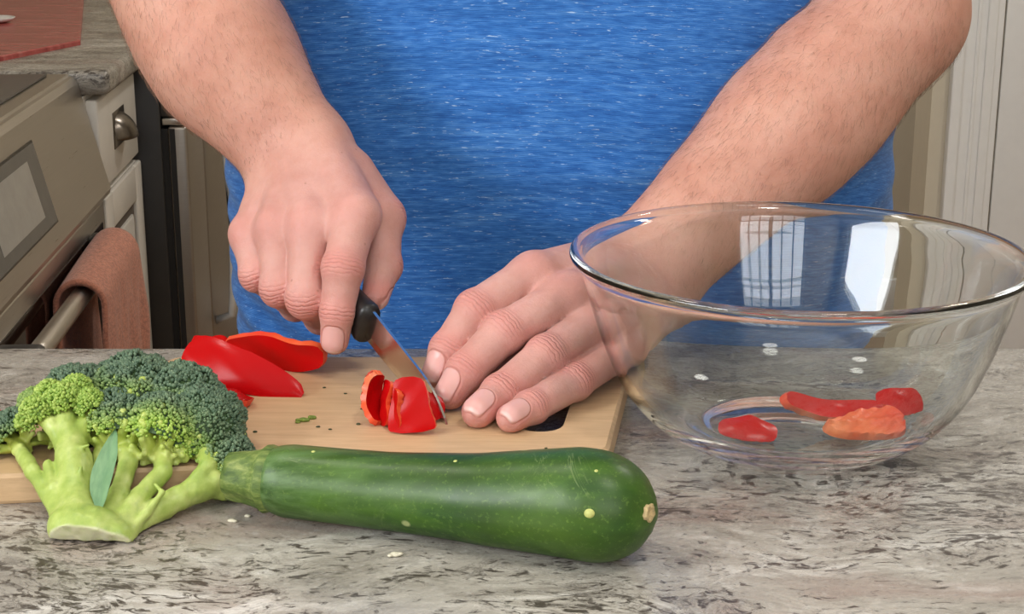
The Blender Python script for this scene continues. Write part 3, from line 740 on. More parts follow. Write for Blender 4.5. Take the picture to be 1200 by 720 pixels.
    # pale nicks in the skin
    for px, py, r_ in ((680, 611, .0030), (694, 540, .0011), (530, 528, .0012), (369, 517, .0013)):
        hit, nvv = skin_at(px, py, .006); cc_ = hit-nvv*r_*.62
        v_, q_ = polygonize(lambda P: sd_ell(P, cc_, (r_*1.1, r_, r_*.95)), cc_-r_*1.6, cc_+r_*1.6, r_*.16)
        tag(place('skin_nick', mesh_np('skin_nick', v_, q_), simple('pale_nick', (.50, .52, .16), .6, var=.2, scale=300), root), 'pale yellow nick in the green skin')
    # ridged stem stub and collar
    bs, stub = [], []
    c0 = A + np.array([0, 0, 0]); c0[2] = CT+.0225
    sv, sf = [], []; n = 40; prof = [(.004, .0172), (-.001, .0186), (-.004, .0160), (-.008, .0150), (-.013, .0140), (-.019, .0135), (-.023, .0128), (-.0235, .008)]
    for off, r in prof:
        for k in range(n):
            a = 2*math.pi*k/n; rr = r*(1+(.13*abs(math.cos(2.5*a))-.06)*(1 if off < -.001 else .3)); c = c0+ax*off
            sv.append(c + side*math.cos(a)*rr + np.array([0, 0, 1])*math.sin(a)*rr)
    for i in range(len(prof)-1):
        for k in range(n): sf.append((i*n+k, (i+1)*n+k, (i+1)*n+(k+1) % n, i*n+(k+1) % n))
    sf.append(tuple(range((len(prof)-1)*n, len(prof)*n)))
    t = NT('zucchini_stem'); nz = t.noise(t.coord((.6, 2, 2)), 90, 5, .65)
    b = t.bsdf(Base__Color=t.ramp(nz, [(.3, (.035, .075, .012)), (.5, (.11, .17, .03)), (.68, (.28, .33, .09))]), Roughness=.6); t.set(b, 'Normal', t.bump(nz, .5, .002))
    place('stem', mesh_np('stem', sv, sf), t.m, root)
zucchini()
# ------------------------------------------------------------------ broccoli
def broccoli():
    root = empty('broccoli', UZ(105, 630, 0)); tag(root, 'head of broccoli lying on its side with pale cut stalk at the front', 'broccoli')
    rs = np.random.RandomState(7)
    base = U(108, 622, .790)
    lobes = [(160, 476, .893, .0300), (108, 478, .893, .0235), (212, 484, .888, .0280), (240, 520, .872, .0240), (266, 556, .855, .0195),
             (140, 506, .868, .0235), (193, 512, .862, .0235), (64, 492, .884, .0215), (16, 524, .868, .0170), (88, 470, .885, .0200), (220, 545, .862, .0170),
             (44, 482, .857, .0085), (76, 468, .861, .0090), (104, 474, .861, .0085), (58, 464, .866, .0080), (90, 458, .870, .0085), (34, 496, .860, .0070)]
    ctr = [U(a, b, c) for a, b, c, r in lobes]; rad = [l[3] for l in lobes]
    for i in range(len(ctr)):                       # crown rests on worktop and board
        zmin = CT + (BT if ctr[i][1] > .86 else .002) + rad[i]*.80
        ctr[i][2] = max(ctr[i][2], zmin-.006)
    cdir = [nrm(nrm(c-base)*1.0 + np.array([0, 0, .75])) for c in ctr]
    cdir[7] = nrm(np.array([-.20, .40, .9])); cdir[8] = nrm(np.array([-.7, .2, .55])); cdir[4] = nrm(np.array([.75, .05, .62])); cdir[3] = nrm(np.array([.6, .1, .75]))
    cdir[10] = nrm(np.array([.2, .3, .9]))
    for k in range(11, len(ctr)): cdir[k] = nrm(np.array([-.15, -.25, 1.0]))
    # stalk: branches and twigs, one continuous surface
    cones = []; forks = []
    def br(pts, rr):
        pts = [np.asarray(p) for p in pts]
        for a, b, r0, r1 in zip(pts, pts[1:], rr, rr[1:]): cones.append((a, b, r0, r1))
    b0 = base + np.array([0, .004, .0])
    R = lambda px, py, y: U(px, py, y)
    br([R(84, 619, .791), R(112, 626, .788), R(136, 632, .786)], [.0125, .0140, .0105])
    br([R(92, 624, .788), R(90, 585, .811), R(86, 540, .833), R(82, 515, .848)], [.0140, .0105, .0098, .0085])
    br([R(82, 525, .842), R(62, 500, .852), R(46, 486, .860)], [.0072, .0050, .0040]); br([R(82, 520, .844), R(78, 492, .856), R(76, 474, .864)], [.0072, .0056, .0045])
    br([R(86, 522, .844), R(100, 496, .856), R(104, 480, .864)], [.0066, .0048, .0040]); br([R(60, 498, .854), R(54, 482, .862), R(58, 470, .868)], [.0042, .0036, .0034])
    br([R(76, 612, .792), R(56, 578, .815), R(38, 552, .832), ctr[8]], [.0062, .0046, .0045, .0042])
    br([R(108, 622, .790), R(115, 575, .820), R(116, 535, .846), R(120, 505, .858)], [.0090, .0036, .0034, .0032])
    br([R(122, 625, .789), R(140, 578, .818), R(150, 545, .838), ctr[5]+[.004, 0, 0]], [.0090, .0054, .0050, .0048])
    br([R(132, 628, .788), R(164, 582, .814), R(190, 555, .832), ctr[6]], [.0080, .0050, .0052, .0050])
    br([R(136, 634, .786), R(165, 610, .804), R(210, 584, .820), R(250, 566, .836), ctr[4]], [.0085, .0068, .0068, .0078, .0070])
    br([R(240, 566, .834), R(262, 574, .836), R(274, 572, .842)], [.0060, .0055, .0045]); br([R(222, 576, .824), R(244, 548, .838), ctr[3]], [.0052, .0050, .0050])
    br([R(125, 604, .808), R(150, 560, .875), ctr[0]], [.0070, .0070, .007]); br([R(125, 604, .808), R(190, 560, .885), ctr[2]], [.0070, .0060, .006])
    br([R(100, 604, .808), R(104, 550, .885), ctr[1]], [.0070, .0060, .006])
    br([R(150, 628, .787), R(172, 602, .800), R(190, 577, .810), R(182, 568, .814)], [.0032, .0020, .0015, .001])     # little side shoots
    br([R(78, 596, .803), R(92, 566, .812), R(95, 548, .816)], [.002, .0018, .0010]); br([R(92, 526, .832), R(104, 522, .829)], [.002, .001])
    br([R(70, 600, .800), R(64, 572, .813), R(56, 545, .83)], [.0040, .0032, .003])
    twigs = []
    for i, (c, r) in enumerate(zip(ctr, rad)):
        if i > 10: continue
        nt = 40 if i == 7 else 34 if i in (5, 6, 10, 3, 4) else 16
        for _ in range(nt):
            d = nrm(rs.normal(size=3) + np.array([0, -.9, .05]) - .0*cdir[i])
            if d @ cdir[i] > .55: continue
            a = c - cdir[i]*r*(.75 if i in (5, 6, 10) else .55) + rs.normal(size=3)*r*.10; e = c + d*r*.97
            twigs.append((a, e, r*.10, r*.075))
    A_ = cones; lo = np.min([np.minimum(a-r0, b-r1) for a, b, r0, r1 in A_+twigs], 0)-.006; hi = np.max([np.maximum(a+r0, b+r1) for a, b, r0, r1 in A_+twigs], 0)+.006
    cutn = nrm(np.array([-.08, -.88, -.50])); cutp = base + cutn*.0078
    def sdf(P):
        d = None
        for a, b, r0, r1 in cones:
            q = sd_cone(P, a, b, r0, r1); d = q if d is None else smin(d, q, .0016)
        for a, b, r0, r1 in twigs: d = smin(d, sd_cone(P, a, b, r0, r1), .0018)
        d = np.maximum(d, (P-cutp)@cutn)
        return np.maximum(d, floor_z(P)+.0010-P[:, 2])
    v, q = polygonize(sdf, lo, hi, .0011)
    v = v + vnormals(v, q)*(vnoise(v, 260, 3)*.00035+vnoise(v, 90, 4)*.0005)[:, None]
    me = mesh_np('stalk', v, q)
    cut = np.clip(1-np.abs((v-cutp)@cutn)/.0012, 0, 1); set_attr(me, 'cut', cut)
    tip = np.min([np.linalg.norm(v-c, axis=1)/r for c, r in zip(ctr, rad)], 0); set_attr(me, 'tip', np.clip(1.25-tip, 0, 1))
    t = NT('broccoli_stalk'); tc = t.coord((1, 1, 1)); n1 = t.noise(tc, 60, 5, .6); n2 = t.noise(t.coord((3, 1, 1)), 120, 4, .6)
    col = t.ramp(n1, [(.28, (.24, .35, .060)), (.5, (.38, .48, .110)), (.72, (.55, .62, .22))])
    col = t.mix(t.math('MULTIPLY', t.attr('tip'), .85), col, (.50, .54, .060))
    col = t.mix(t.math('MULTIPLY', t.ramp(n2, [(.55, 0), (.75, 1)]), .35), col, (.22, .36, .10))
    col = t.mix(t.attr('cut'), col, t.ramp(n1, [(.3, (.58, .58, .34)), (.7, (.74, .72, .52))]))
    b = t.bsdf(Base__Color=col, Roughness=.42); t.set(b, 'Normal', t.bump(n2, .25, .001)); b.inputs['Subsurface Weight'].default_value = .15
    b.inputs['Subsurface Radius'].default_value = (.003, .004, .001); b.inputs['Subsurface Scale'].default_value = .6
    place('stalk', me, t.m, root)
    # florets: a lumpy dome with flower buds
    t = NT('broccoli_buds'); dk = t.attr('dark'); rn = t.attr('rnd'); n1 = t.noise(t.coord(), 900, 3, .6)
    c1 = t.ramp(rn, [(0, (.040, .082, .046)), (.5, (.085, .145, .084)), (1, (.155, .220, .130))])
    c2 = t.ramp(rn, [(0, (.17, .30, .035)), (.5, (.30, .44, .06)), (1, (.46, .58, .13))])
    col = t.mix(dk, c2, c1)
    b = t.bsdf(Base__Color=col, Roughness=.55); t.set(b, 'Normal', t.bump(n1, .3, .0006)); M['buds'] = t.m
    bmq = bmesh.new(); bmesh.ops.create_icosphere(bmq, subdivisions=1, radius=1.0); bmq.verts.ensure_lookup_table()
    iv = np.array([v_.co[:] for v_ in bmq.verts]); it = np.array([[w_.index for w_ in f_.verts] for f_ in bmq.faces]); bmq.free()
    for i, (c, r) in enumerate(zip(ctr, rad)):
        area = 2*math.pi*r*r*1.4; N = int(area/(.00150**2)*1.25)
        d = rs.normal(size=(N*2, 3)); d /= np.linalg.norm(d, axis=1, keepdims=True)
        dd = d@cdir[i]; thr = -.30 if i not in (7, 8) else .10
        if i > 10: thr = -.15
        d = d[dd > thr + rs.normal(size=len(dd))*.10][:N]; dd = d@cdir[i]
        bump = 1 + .075*vnoise(d*r, 130, i) + .05*vnoise(d*r, 300, i+20)
        p = c + d*(r*bump)[:, None]
        keep = np.ones(len(p), bool)
        for j, (c2_, r2) in enumerate(zip(ctr, rad)):
            if j != i: keep &= np.linalg.norm(p-c2_, axis=1) > r2*.95
        keep &= p[:, 2] > floor_z(p) + .0016
        p = p[keep]; d = d[keep]; dd = dd[keep]; n = len(p)
        br_ = (.00065+.00065*rs.rand(n)); rot = rs.normal(size=(n, 3, 3)); 
        qs, _ = np.linalg.qr(rot)
        el = np.ones((n, 1, 1))
        loc = np.einsum('nij,kj->nki', qs, iv)*br_[:, None, None]
        loc = loc + d[:, None, :]*np.einsum('nki,ni->nk', loc, d)[:, :, None]*.55
        vv = (p[:, None, :]+loc).reshape(-1, 3); ff = (it[None]+(np.arange(n)*len(iv))[:, None, None]).reshape(-1, 3)
        yel = np.clip(.5*vnoise(p, 45, 31)+.62, 0, 1)
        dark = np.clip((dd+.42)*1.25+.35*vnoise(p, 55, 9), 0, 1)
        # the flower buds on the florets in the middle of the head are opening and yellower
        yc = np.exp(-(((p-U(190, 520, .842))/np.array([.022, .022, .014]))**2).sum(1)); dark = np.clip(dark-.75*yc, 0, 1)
        if i == 7: dark *= .45
        if i > 10: dark *= .12
        rnd = np.clip(rs.rand(n)*.75+.25*(vnoise(p, 120, 5)*.5+.5), 0, 1)
        # dome below the buds
        u_ = np.linspace(0, math.pi*(.60 if i not in (7, 8) and i < 11 else .44), 14); dv, df = [], []
        ez = cdir[i]; ex = nrm(np.cross(ez, [.3, 1, .2])); ey = np.cross(ez, ex); nn = 28
        for a in u_:
            for k in range(nn):
                ph = 2*math.pi*k/nn; dv.append(c + (ez*math.cos(a)+(ex*math.cos(ph)+ey*math.sin(ph))*math.sin(a))*r*.935)
        off = len(vv)
        for a in range(len(u_)-1):
            for k in range(nn):
                A = off+a*nn+k; B = off+a*nn+(k+1) % nn; df += [(A, A+nn, B), (B, A+nn, B+nn)]
        dv = np.array(dv); dv[:, 2] = np.maximum(dv[:, 2], floor_z(dv)+.0008)
        me = mesh_np('floret', np.vstack([vv, dv]), np.vstack([ff, np.array(df)]))
        nv = len(iv); zz = np.full(len(dv), .8 if i not in (7,) and i < 11 else .1)
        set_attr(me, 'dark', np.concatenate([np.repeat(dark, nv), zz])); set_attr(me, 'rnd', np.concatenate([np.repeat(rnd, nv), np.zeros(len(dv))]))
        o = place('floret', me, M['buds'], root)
        if i == 7: tag(o, 'yellow green floret opened to show its stems')
    # small blue-green leaf lying along the stalk
    sp = curve_pts([U(118, 592, .796), U(120, 560, .812), U(128, 530, .826), U(137, 500, .840)], 18); vs, fs = [], []
    for i, p in enumerate(sp):
        s = i/17; wd = .0062*math.sin(math.pi*min(1, s*.92+.08))**.8
        for j in range(7):
            qn = (j-3)/3; vs.append(p + np.array([wd*qn, -.0016-.0022*abs(qn)+.0006*math.sin(i*1.3), wd*.15*qn]))
    m = len(vs); vs += [p+np.array([0, .0007, 0]) for p in vs]
    for i in range(17):
        for j in range(6):
            a = i*7+j; fs += [(a, a+1, a+8, a+7), (m+a, m+a+7, m+a+8, m+a+1)]
    t = NT('broccoli_leaf'); n1 = t.noise(t.coord((5, 1, 1)), 60, 4, .6); b = t.bsdf(Base__Color=t.ramp(n1, [(.3, (.10, .22, .10)), (.7, (.20, .35, .17))]), Roughness=.5)
    tag(place('leaf', mesh_np('leaf', vs, fs), t.m, root), 'small blue green leaf on the stalk')
broccoli()

# ------------------------------------------------------------------ crumbs
M['crumb_green'] = simple('green_crumb', (.16, .22, .03), .7, var=.5, scale=700); M['crumb_dark'] = simple('dark_crumb', (.045, .05, .018), .8, var=.3, scale=700); M['crumb_pale'] = simple('pale_crumb', (.62, .58, .45), .7)
rs = np.random.RandomState(11)
def crumb(px, py, z, s, m, label, group):
    c = UZ(px, py, z); c[2] = CT+z+s*.35
    k = rs.normal(size=(3, 3))*s*.5
    def f(P):
        d = sd_ell(P, c, (s*1.1, s*.8, s*.45))
        for q in k: d = smin(d, sd_ell(P, c+q*[1, .7, .15], (s*.5, s*.45, s*.3)), s*.3)
        return np.maximum(d, CT+z+.00005-P[:, 2])
    v, q = polygonize(f, c-s*2.4, c+s*2.4, s*.22)
    tag(place('crumb', mesh_np('crumb', v, q), m), label, 'crumb', group)
for px, py, s in ((356, 494, .0028), (366, 491, .0024), (349, 496, .0016)): crumb(px, py, BT, s, M['crumb_green'], 'olive green broccoli crumb on the middle of the chopping board', 'broccoli crumbs in the middle of the board')
for px, py, s in ((299, 507, .0013), (284, 512, .0010), (373, 501, .0011), (387, 504, .0010), (420, 498, .0013), (380, 455, .0010), (405, 462, .0009), (424, 480, .0010), (640, 526, .0008)):
    crumb(px, py, BT, s, M['crumb_dark'], 'tiny dark vegetable crumb on the maple chopping board', 'tiny dark crumbs on the board')
crumb(463, 652, 0, .0026, M['crumb_pale'], 'pale flat crumb on the granite in front of the zucchini', None)
for px, py, s in ((272, 612, .0020), (290, 606, .0016)): crumb(px, py, 0, s, M['crumb_pale'], 'pale yellow broccoli crumb on the granite below the zucchini stem', 'pale crumbs below the zucchini stem')

# ------------------------------------------------------------------ knife
KT = UZ(525, 497, BT+.0008)
KS = U(428, 350, 1.002); KE = U(430, 402, .996)
def knife():
    root = empty('kitchen_knife', KT); tag(root, 'small kitchen knife with black handle slicing red pepper', 'knife')
    D = nrm(KT-(KS+KE)/2); L = np.linalg.norm(KT-(KS+KE)/2); upv = nrm((KS-KE)-D*((KS-KE)@D)); side = np.cross(D, upv); H = .0215
    mid = (KS+KE)/2; n = 24; vs, fs = [], []
    top = []
    for i in range(n+1):
        s = i/n; x = s*L
        zt = H/2 - .0010*s - (H*.52)*max(0, (s-.62)/.38)**2.2; zb_ = -H/2 + (H*.40)*s**3.2 + .0
        zt = max(zt, zb_+.0006) if i < n else zb_+.0004
        p = mid + D*x; w = .0011*(1-.35*s)
        c_ = [p+upv*zt+side*w, p+upv*zt-side*w, p+upv*(zb_+.25*(zt-zb_))-side*w*.7, p+upv*zb_, p+upv*(zb_+.25*(zt-zb_))+side*w*.7]
        vs += c_
    for i in range(n):
        for k in range(5): a, b = i*5+k, i*5+(k+1) % 5; fs.append((a, b, b+5, a+5))
    fs += [(4, 3, 2, 1, 0), tuple(range(n*5, n*5+5))]
    me = mesh_np('blade', vs, fs); bm = bmesh.new(); bm.from_mesh(me); bmesh.ops.recalc_face_normals(bm, faces=bm.faces); bm.to_mesh(me); bm.free()
    place('blade', me, brushed('polished_blade_steel', (.70, .69, .67), .14, (1, 1, 1)), root, smooth=False)
    hs = []
    prof = [(.004, .0085, .0165), (.0, .0092, .0180), (-.01, .0088, .0160), (-.03, .0085, .0135), (-.06, .0088, .0140), (-.085, .0088, .0150), (-.103, .0080, .0140), (-.107, .005, .010)]
    vs, fs = [], []; m = 20
    for x, a, b in prof:
        for k in range(m):
            an = 2*math.pi*k/m; ca, sa = math.cos(an), math.sin(an)
            sx = math.copysign(abs(ca)**.65, ca)*a*.85; sy = math.copysign(abs(sa)**.65, sa)*b*.8
            vs.append(mid + D*x + side*sx + upv*(sy-.001))
    for i in range(len(prof)-1):
        for k in range(m): fs.append((i*m+k, (i+1)*m+k, (i+1)*m+(k+1) % m, i*m+(k+1) % m))
    fs += [tuple(range(m)), tuple(range((len(prof)-1)*m, len(prof)*m))[::-1]]
    me = mesh_np('handle', vs, fs); bm = bmesh.new(); bm.from_mesh(me); bmesh.ops.recalc_face_normals(bm, faces=bm.faces); bm.to_mesh(me); bm.free()
    place('handle', me, simple('black_knife_handle', (.012, .011, .011), .38, var=.2, scale=200), root)
    return mid, D, upv, side
KMID, KD, KU, KSIDE = knife()
# ------------------------------------------------------------------ person
person = empty('person', (.04, 1.38, 0)); tag(person, 'person in a blue heathered T-shirt slicing red pepper with a small knife', 'person')
def J(lst): return [U(a, b, c) for a, b, c in lst]
# right arm (knife hand)
RW = U(350, 186, 1.108); RE = U(180, -85, 1.205); RF = U(262, 72, 1.148); RS = np.array([-.205, 1.375, 1.455])
R_f = [  # joints of each finger: knuckle, middle joint, end joint, tip, then radii
 (J([(417, 252, 1.036), (402, 314, 1.006), (396, 366, .9985), (392, 399, .996)]), [.0150, .0132, .0110, .0094]),
 (J([(364, 262, 1.040), (359, 350, 1.012), (376, 372, 1.044), (400, 350, 1.060)]), [.0146, .0130, .0108, .0094]),
 (J([(325, 266, 1.050), (327, 338, 1.026), (346, 358, 1.056), (372, 340, 1.074)]), [.0138, .0122, .0102, .0090]),
 (J([(292, 274, 1.064), (301, 322, 1.044), (322, 340, 1.072), (346, 322, 1.085)]), [.0128, .0112, .0094, .0080]),
]
R_thumb = (J([(410, 205, 1.092), (446, 256, 1.070), (449, 312, 1.046), (440, 348, 1.026)]), [.0180, .0145, .0122, .0094])
def JL(lst, rr):
    out = []
    for (a, b, c), r in zip(lst, rr):       # fingers rest on the board, not in it
        while U(a, b, c)[2] < CT + BT + r - .0012 and c > .85: c -= .001
        out.append(U(a, b, c))
    return out, rr
# left arm (steadying hand)
LW = U(754, 322, 1.082); LE = U(1046, 18, 1.195); LF = U(922, 158, 1.140); LS = np.array([.290, 1.375, 1.455])
L_f = [
 (JL([(626, 322, 1.018), (557, 364, .985), (525, 410, .970), (512, 437, .962)], [.0146, .0130, .0113, .0097])),
 (JL([(672, 345, 1.003), (590, 390, .970), (545, 436, .949), (528, 461, .939)], [.0146, .0133, .0117, .0102])),
 (JL([(704, 376, .997), (640, 417, .958), (586, 461, .930), (560, 483, .917)], [.0140, .0128, .0113, .0100])),
 (JL([(727, 410, .991), (673, 448, .952), (622, 478, .924), (599, 490, .914)], [.0126, .0113, .0102, .0091])),
]
L_thumb = (J([(708, 322, 1.062), (640, 380, 1.030), (590, 430, 1.000), (555, 460, .975)]), [.0165, .0135, .0115, .0095])

BO_Z = [0, .0015, .0065, .0155, .028, .043, .062, .080, .097, .1085, .1125, .1165, .1200, .1205]
BO_R = [.058, .063, .072, .086, .098, .1075, .1155, .1215, .1265, .130, .1335, .138, .1345, 0.0]
def make_arm(W, E, F, S, fingers, thumb, left):
    kn = [f[0][0] for f in fingers]; palm = []
    lat = nrm(kn[0]-kn[3]); ax = nrm(W-F); hb = np.cross(ax, lat); hb = nrm(hb) if hb@np.array([0, -1, .4]) > 0 else -nrm(hb)   # back of the hand
    wl = nrm(lat-ax*(lat@ax))
    for i, f in enumerate(fingers):
        w0 = W + wl*(.017-.0115*i) - hb*.000
        palm.append((w0, kn[i]-hb*.002, .0195, f[1][0]*1.03))
    wb = .12 if not left else .14
    webs = [(kn[i]*(1-wb)+fingers[i][0][1]*wb-hb*.001, kn[i+1]*(1-wb)+fingers[i+1][0][1]*wb-hb*.001, fingers[i][1][0]*.74, fingers[i+1][1][0]*.74) for i in range(3)]
    fill = [(W-hb*.006, (kn[0]+kn[3])/2-hb*.012, .022, .017), (W+wl*.012-hb*.008, thumb[0][1], .020, thumb[1][1]*1.1),
            (W-wl*.015-hb*.010, kn[3]*.75+W*.25-hb*.014, .018, .015)]
    tend = [(W+hb*.0165+wl*(.004-.003*i), kn[i]+hb*(fingers[i][1][0]*.72), .0030, .0034) for i in range(4)]
    arm = [(W+wl*.0135, F+wl*.010, .0240, .0400), (W-wl*.0135, F-wl*.010, .0225, .0380), (F, E, .0475, .0470),
           (W*.45+F*.55+wl*.004, F*.6+E*.4+wl*.006, .030, .0455), (F*.7+E*.3-wl*.012, E+(E-F)*.05, .039, .0410), (E, S, .0490, .0600)]
    def sdf(P):
        d = None
        for a, b, r0, r1 in arm:
            q = sd_cone(P, a, b, r0, r1); d = q if d is None else smin(d, q, .022)
        pd = None
        for a, b, r0, r1 in palm:
            q = sd_cone(P, a, b, r0, r1); pd = q if pd is None else smin(pd, q, .009)
        for a, b, r0, r1 in fill: pd = smin(pd, sd_cone(P, a, b, r0, r1), .012)
        for a, b, r0, r1 in webs: pd = smin(pd, sd_cone(P, a, b, r0, r1), .008)
        for a, b, r0, r1 in tend: pd = smin(pd, sd_cone(P, a, b, r0, r1), .006)
        pd = smin(pd, d, .016)
        res = None
        for pts, rr in fingers+[thumb]:
            fd = None
            for k in range(3):
                q = sd_cone(P, pts[k], pts[k+1], rr[k]*.985, rr[k+1]*.985)
                fd = q if fd is None else smin(fd, q, .004)
            for k in (1, 2):     # knuckle swell
                fd = smin(fd, np.linalg.norm(P-pts[k].astype(np.float32), axis=1)-rr[k]*1.02, .003)
            q = smin(pd, fd, .007); res = q if res is None else np.minimum(res, q)
        if left:        # flesh yields where it meets the bowl and the board
            r = np.hypot(P[:, 0]-BC[0], P[:, 1]-BC[1]); R_ = np.interp(P[:, 2]-CT, BO_Z, BO_R)
            res = np.maximum(res, (R_+.0006-r)*.9); res = np.maximum(res, floor_z(P)+.0002-P[:, 2])
        else:
            q = P-KMID.astype(np.float32); x = q@KD; y_ = (q@KSIDE)/.0088; z_ = (q@KU+.001)/.0140
            res = np.maximum(res, -np.where((x < .006) & (x > -.110), (np.sqrt(y_*y_+z_*z_)-1)*.0088, 1.0))
        return res
    return sdf, hb, wl
def arm_mesh(W, E, F, S, fingers, thumb, left, h=.0013):
    sdf, hb, wl = make_arm(W, E, F, S, fingers, thumb, left)
    allp = np.vstack([np.vstack(f[0]) for f in fingers+[thumb]]+[W, F, E])
    lo = allp.min(0)-.075; hi = allp.max(0)+.075; hi[2] = 1.262; lo[2] = CT+.004
    lo[1] = min(lo[1], allp[:, 1].min()-.02)
    v, q = polygonize(sdf, lo, hi, h, project=2)
    v = relax(v, q, 1, .35).astype(np.float32)
    nor = vnormals(v, q)
    n = len(v); js = np.zeros(n); jw = np.zeros(n); nu = np.full(n, 9.0); nv = np.full(n, 9.0); red = np.zeros(n); best = np.full(n, 9.)
    for fi, (pts, rr) in enumerate(fingers+[thumb]):
        A, B, C_, D_ = pts
        dors = nrm(B*2-A-D_) if fi < 4 else np.array([.75, .80, .1])
        if left and fi < 4: dors = nrm(dors*.5 + np.array([-.22, -.62, .50]))
        if not left and fi == 0: dors = nrm(np.array([-.10, -1, .25]))
        for Jn, a0, a1, r, wd in ((B, A, C_, rr[1], .0062), (C_, B, D_, rr[2], .0040)):
            a = nrm(nrm(a1-Jn)+nrm(Jn-a0)); dn = nrm(dors-a*(dors@a)); rel = v-Jn; s = rel@a; dist = np.linalg.norm(rel-s[:, None]*a, axis=1)
            ww = np.exp(-(s/wd)**2)*np.clip((nor@dn-.15)*2.2, 0, 1)*(dist < r*1.5)
            m = ww > jw; js[m] = s[m]; jw[m] = ww[m]
            red = np.maximum(red, np.exp(-(s/.0105)**2)*(dist < r*1.6)*np.clip(nor@dn+.3, 0, 1)*.75)
        a = nrm(D_-C_); dn = nrm(dors-a*(dors@a)); sd = np.cross(a, dn); rel = v-D_; x = rel@a; y = rel@sd; z = rel@dn
        r = rr[3]; m = (z > -.1*r) & (np.abs(y) < r*1.3) & (x > -r*2.0) & (x < r*1.3) & (z < r*1.6)
        nu[m] = ((x-(-.10*r))/(r*.98))[m]; nv[m] = (y/(r*.80))[m]
        red = np.maximum(red, np.exp(-((x/.009)**2))*(np.linalg.norm(rel, axis=1) < r*1.9)*.8)
        # knuckle
        red = np.maximum(red, .55*np.exp(-(np.linalg.norm(v-(A+hb*.008), axis=1)/.013)**2))
    hand = np.clip(((v-W)@nrm((fingers[1][0][0]+fingers[2][0][0])/2-W)+.01)/.06, 0, 1)
    return v, q, nor, dict(js=js, jw=jw, nu=nu, nv=nv, red=red, hand=hand), sdf
av, aq, an_, aa, sdfR = arm_mesh(RW, RE, RF, RS, R_f, R_thumb, False)
bv, bq, bn_, ba, sdfL = arm_mesh(LW, LE, LF, LS, L_f, L_thumb, True)

# head, neck, shoulders (above the picture), upper arms under the sleeves
TZ = [.74, .84, .91, 1.00, 1.08, 1.16, 1.28, 1.38, 1.45, 1.50, 1.54, 1.58]
TA = [.270, .282, .287, .289, .289, .286, .272, .262, .248, .185, .105, .085]
TB = [.190, .200, .206, .212, .214, .210, .190, .170, .145, .115, .085, .080]
TX = .040; TY = 1.405
def torso(P, off=0.0):
    a = np.interp(P[:, 2], TZ, TA)+off; b = np.interp(P[:, 2], TZ, TB)+off
    x = np.abs(P[:, 0]-TX)/a; y = np.abs(P[:, 1]-TY)/b; k = (x**2.35+y**2.35)**(1/2.35)
    return (k-1)*np.minimum(a, b)*.92
HC = np.array([.04, 1.33, 1.70]); tilt = Matrix.Rotation(math.radians(22), 3, 'X'); HT = np.array(tilt)
def head(P):
    q = ((P-HC)@HT).astype(np.float32)           # local: -y is the face
    d = sd_ell(q, (0, .018, .035), (.076, .096, .090)); d = smin(d, sd_ell(q, (0, -.030, -.045), (.058, .062, .075)), .05)
    d = smin(d, sd_cone(q, (0, -.098, -.012), (0, -.080, .03), .014, .009), .014)         # nose
    for s in (-1, 1):
        d = smin(d, sd_ell(q, (s*.078, .012, -.002), (.010, .022, .034)), .006)            # ears
        d = smin(d, sd_cone(q, (s*.012, -.088, .038), (s*.045, -.074, .040), .008, .008), .014)   # brows
        d = np.maximum(d, -(np.linalg.norm((q-np.array([s*.032, -.096, .016], np.float32))/np.array([1, .7, .6], np.float32), axis=1)-.013))
        d = np.minimum(d, np.linalg.norm(q-np.array([s*.032, -.076, .016], np.float32), axis=1)-.012)  # eyes
    d = smin(d, sd_cone(q, (-.020, -.086, -.058), (.020, -.086, -.058), .007, .007), .008)      # lips
    d = smin(d, sd_ell(q, (0, -.072, -.098), (.026, .022, .018)), .02)                      # chin
    return d
def upper(P):
    d = smin(head(P), sd_cone(P, (.04, 1.40, 1.50), (.04, 1.365, 1.66), .068, .062), .02)
    d = smin(d, torso(P, -.010), .02)
    for S, E in ((RS, RE), (LS, LE)): d = smin(d, sd_cone(P, E, S, .0490, .0600), .02)
    return d
uv, uq = polygonize(upper, (-.36, 1.08, 1.235), (.44, 1.66, 1.86), .0048)
V_all = np.vstack([av, bv, uv]); Q_all = np.vstack([aq, bq+len(av), uq+len(av)+len(bv)])
me = mesh_np('body', V_all, Q_all)
for k in ('js', 'jw', 'nu', 'nv', 'red', 'hand'): set_attr(me, k, np.concatenate([aa[k], ba[k], np.full(len(uv), 9. if k in ('nu', 'nv') else 0.)]))
t = NT('skin'); tc = t.coord()
n1 = t.noise(tc, 26, 5, .6); n2 = t.noise(tc, 150, 5, .65); n3 = t.noise(tc, 600, 3, .6)
arm_c = t.ramp(n1, [(.28, (.490, .225, .160)), (.5, (.565, .285, .210)), (.72, (.610, .335, .255))])
hand_c = t.ramp(n1, [(.28, (.500, .245, .205)), (.5, (.565, .300, .258)), (.72, (.620, .350, .305))])
col = t.mix(t.attr('hand'), arm_c, hand_c)
col = t.mix(t.math('MULTIPLY', t.attr('red'), .85), col, (.620, .235, .205))
col = t.mix(t.math('MULTIPLY', t.ramp(n2, [(.52, 0), (.72, 1)]), .30), col, (.500, .225, .175))
spots = t.n('TexVoronoi', Vector=tc, Scale=55.0).outputs['Distance']
col = t.mix(t.math('MULTIPLY', t.ramp(spots, [(.035, 1), (.06, 0)]), .45), col, (.25, .105, .07))
wr = t.math('SINE', t.math('ADD', t.math('MULTIPLY', t.attr('js'), 2*math.pi/.0027), t.math('MULTIPLY', t.noise(tc, 180, 3, .5), 9.0)))
wrk = t.math('MULTIPLY', t.math('MAXIMUM', wr, -.2), t.attr('jw'))
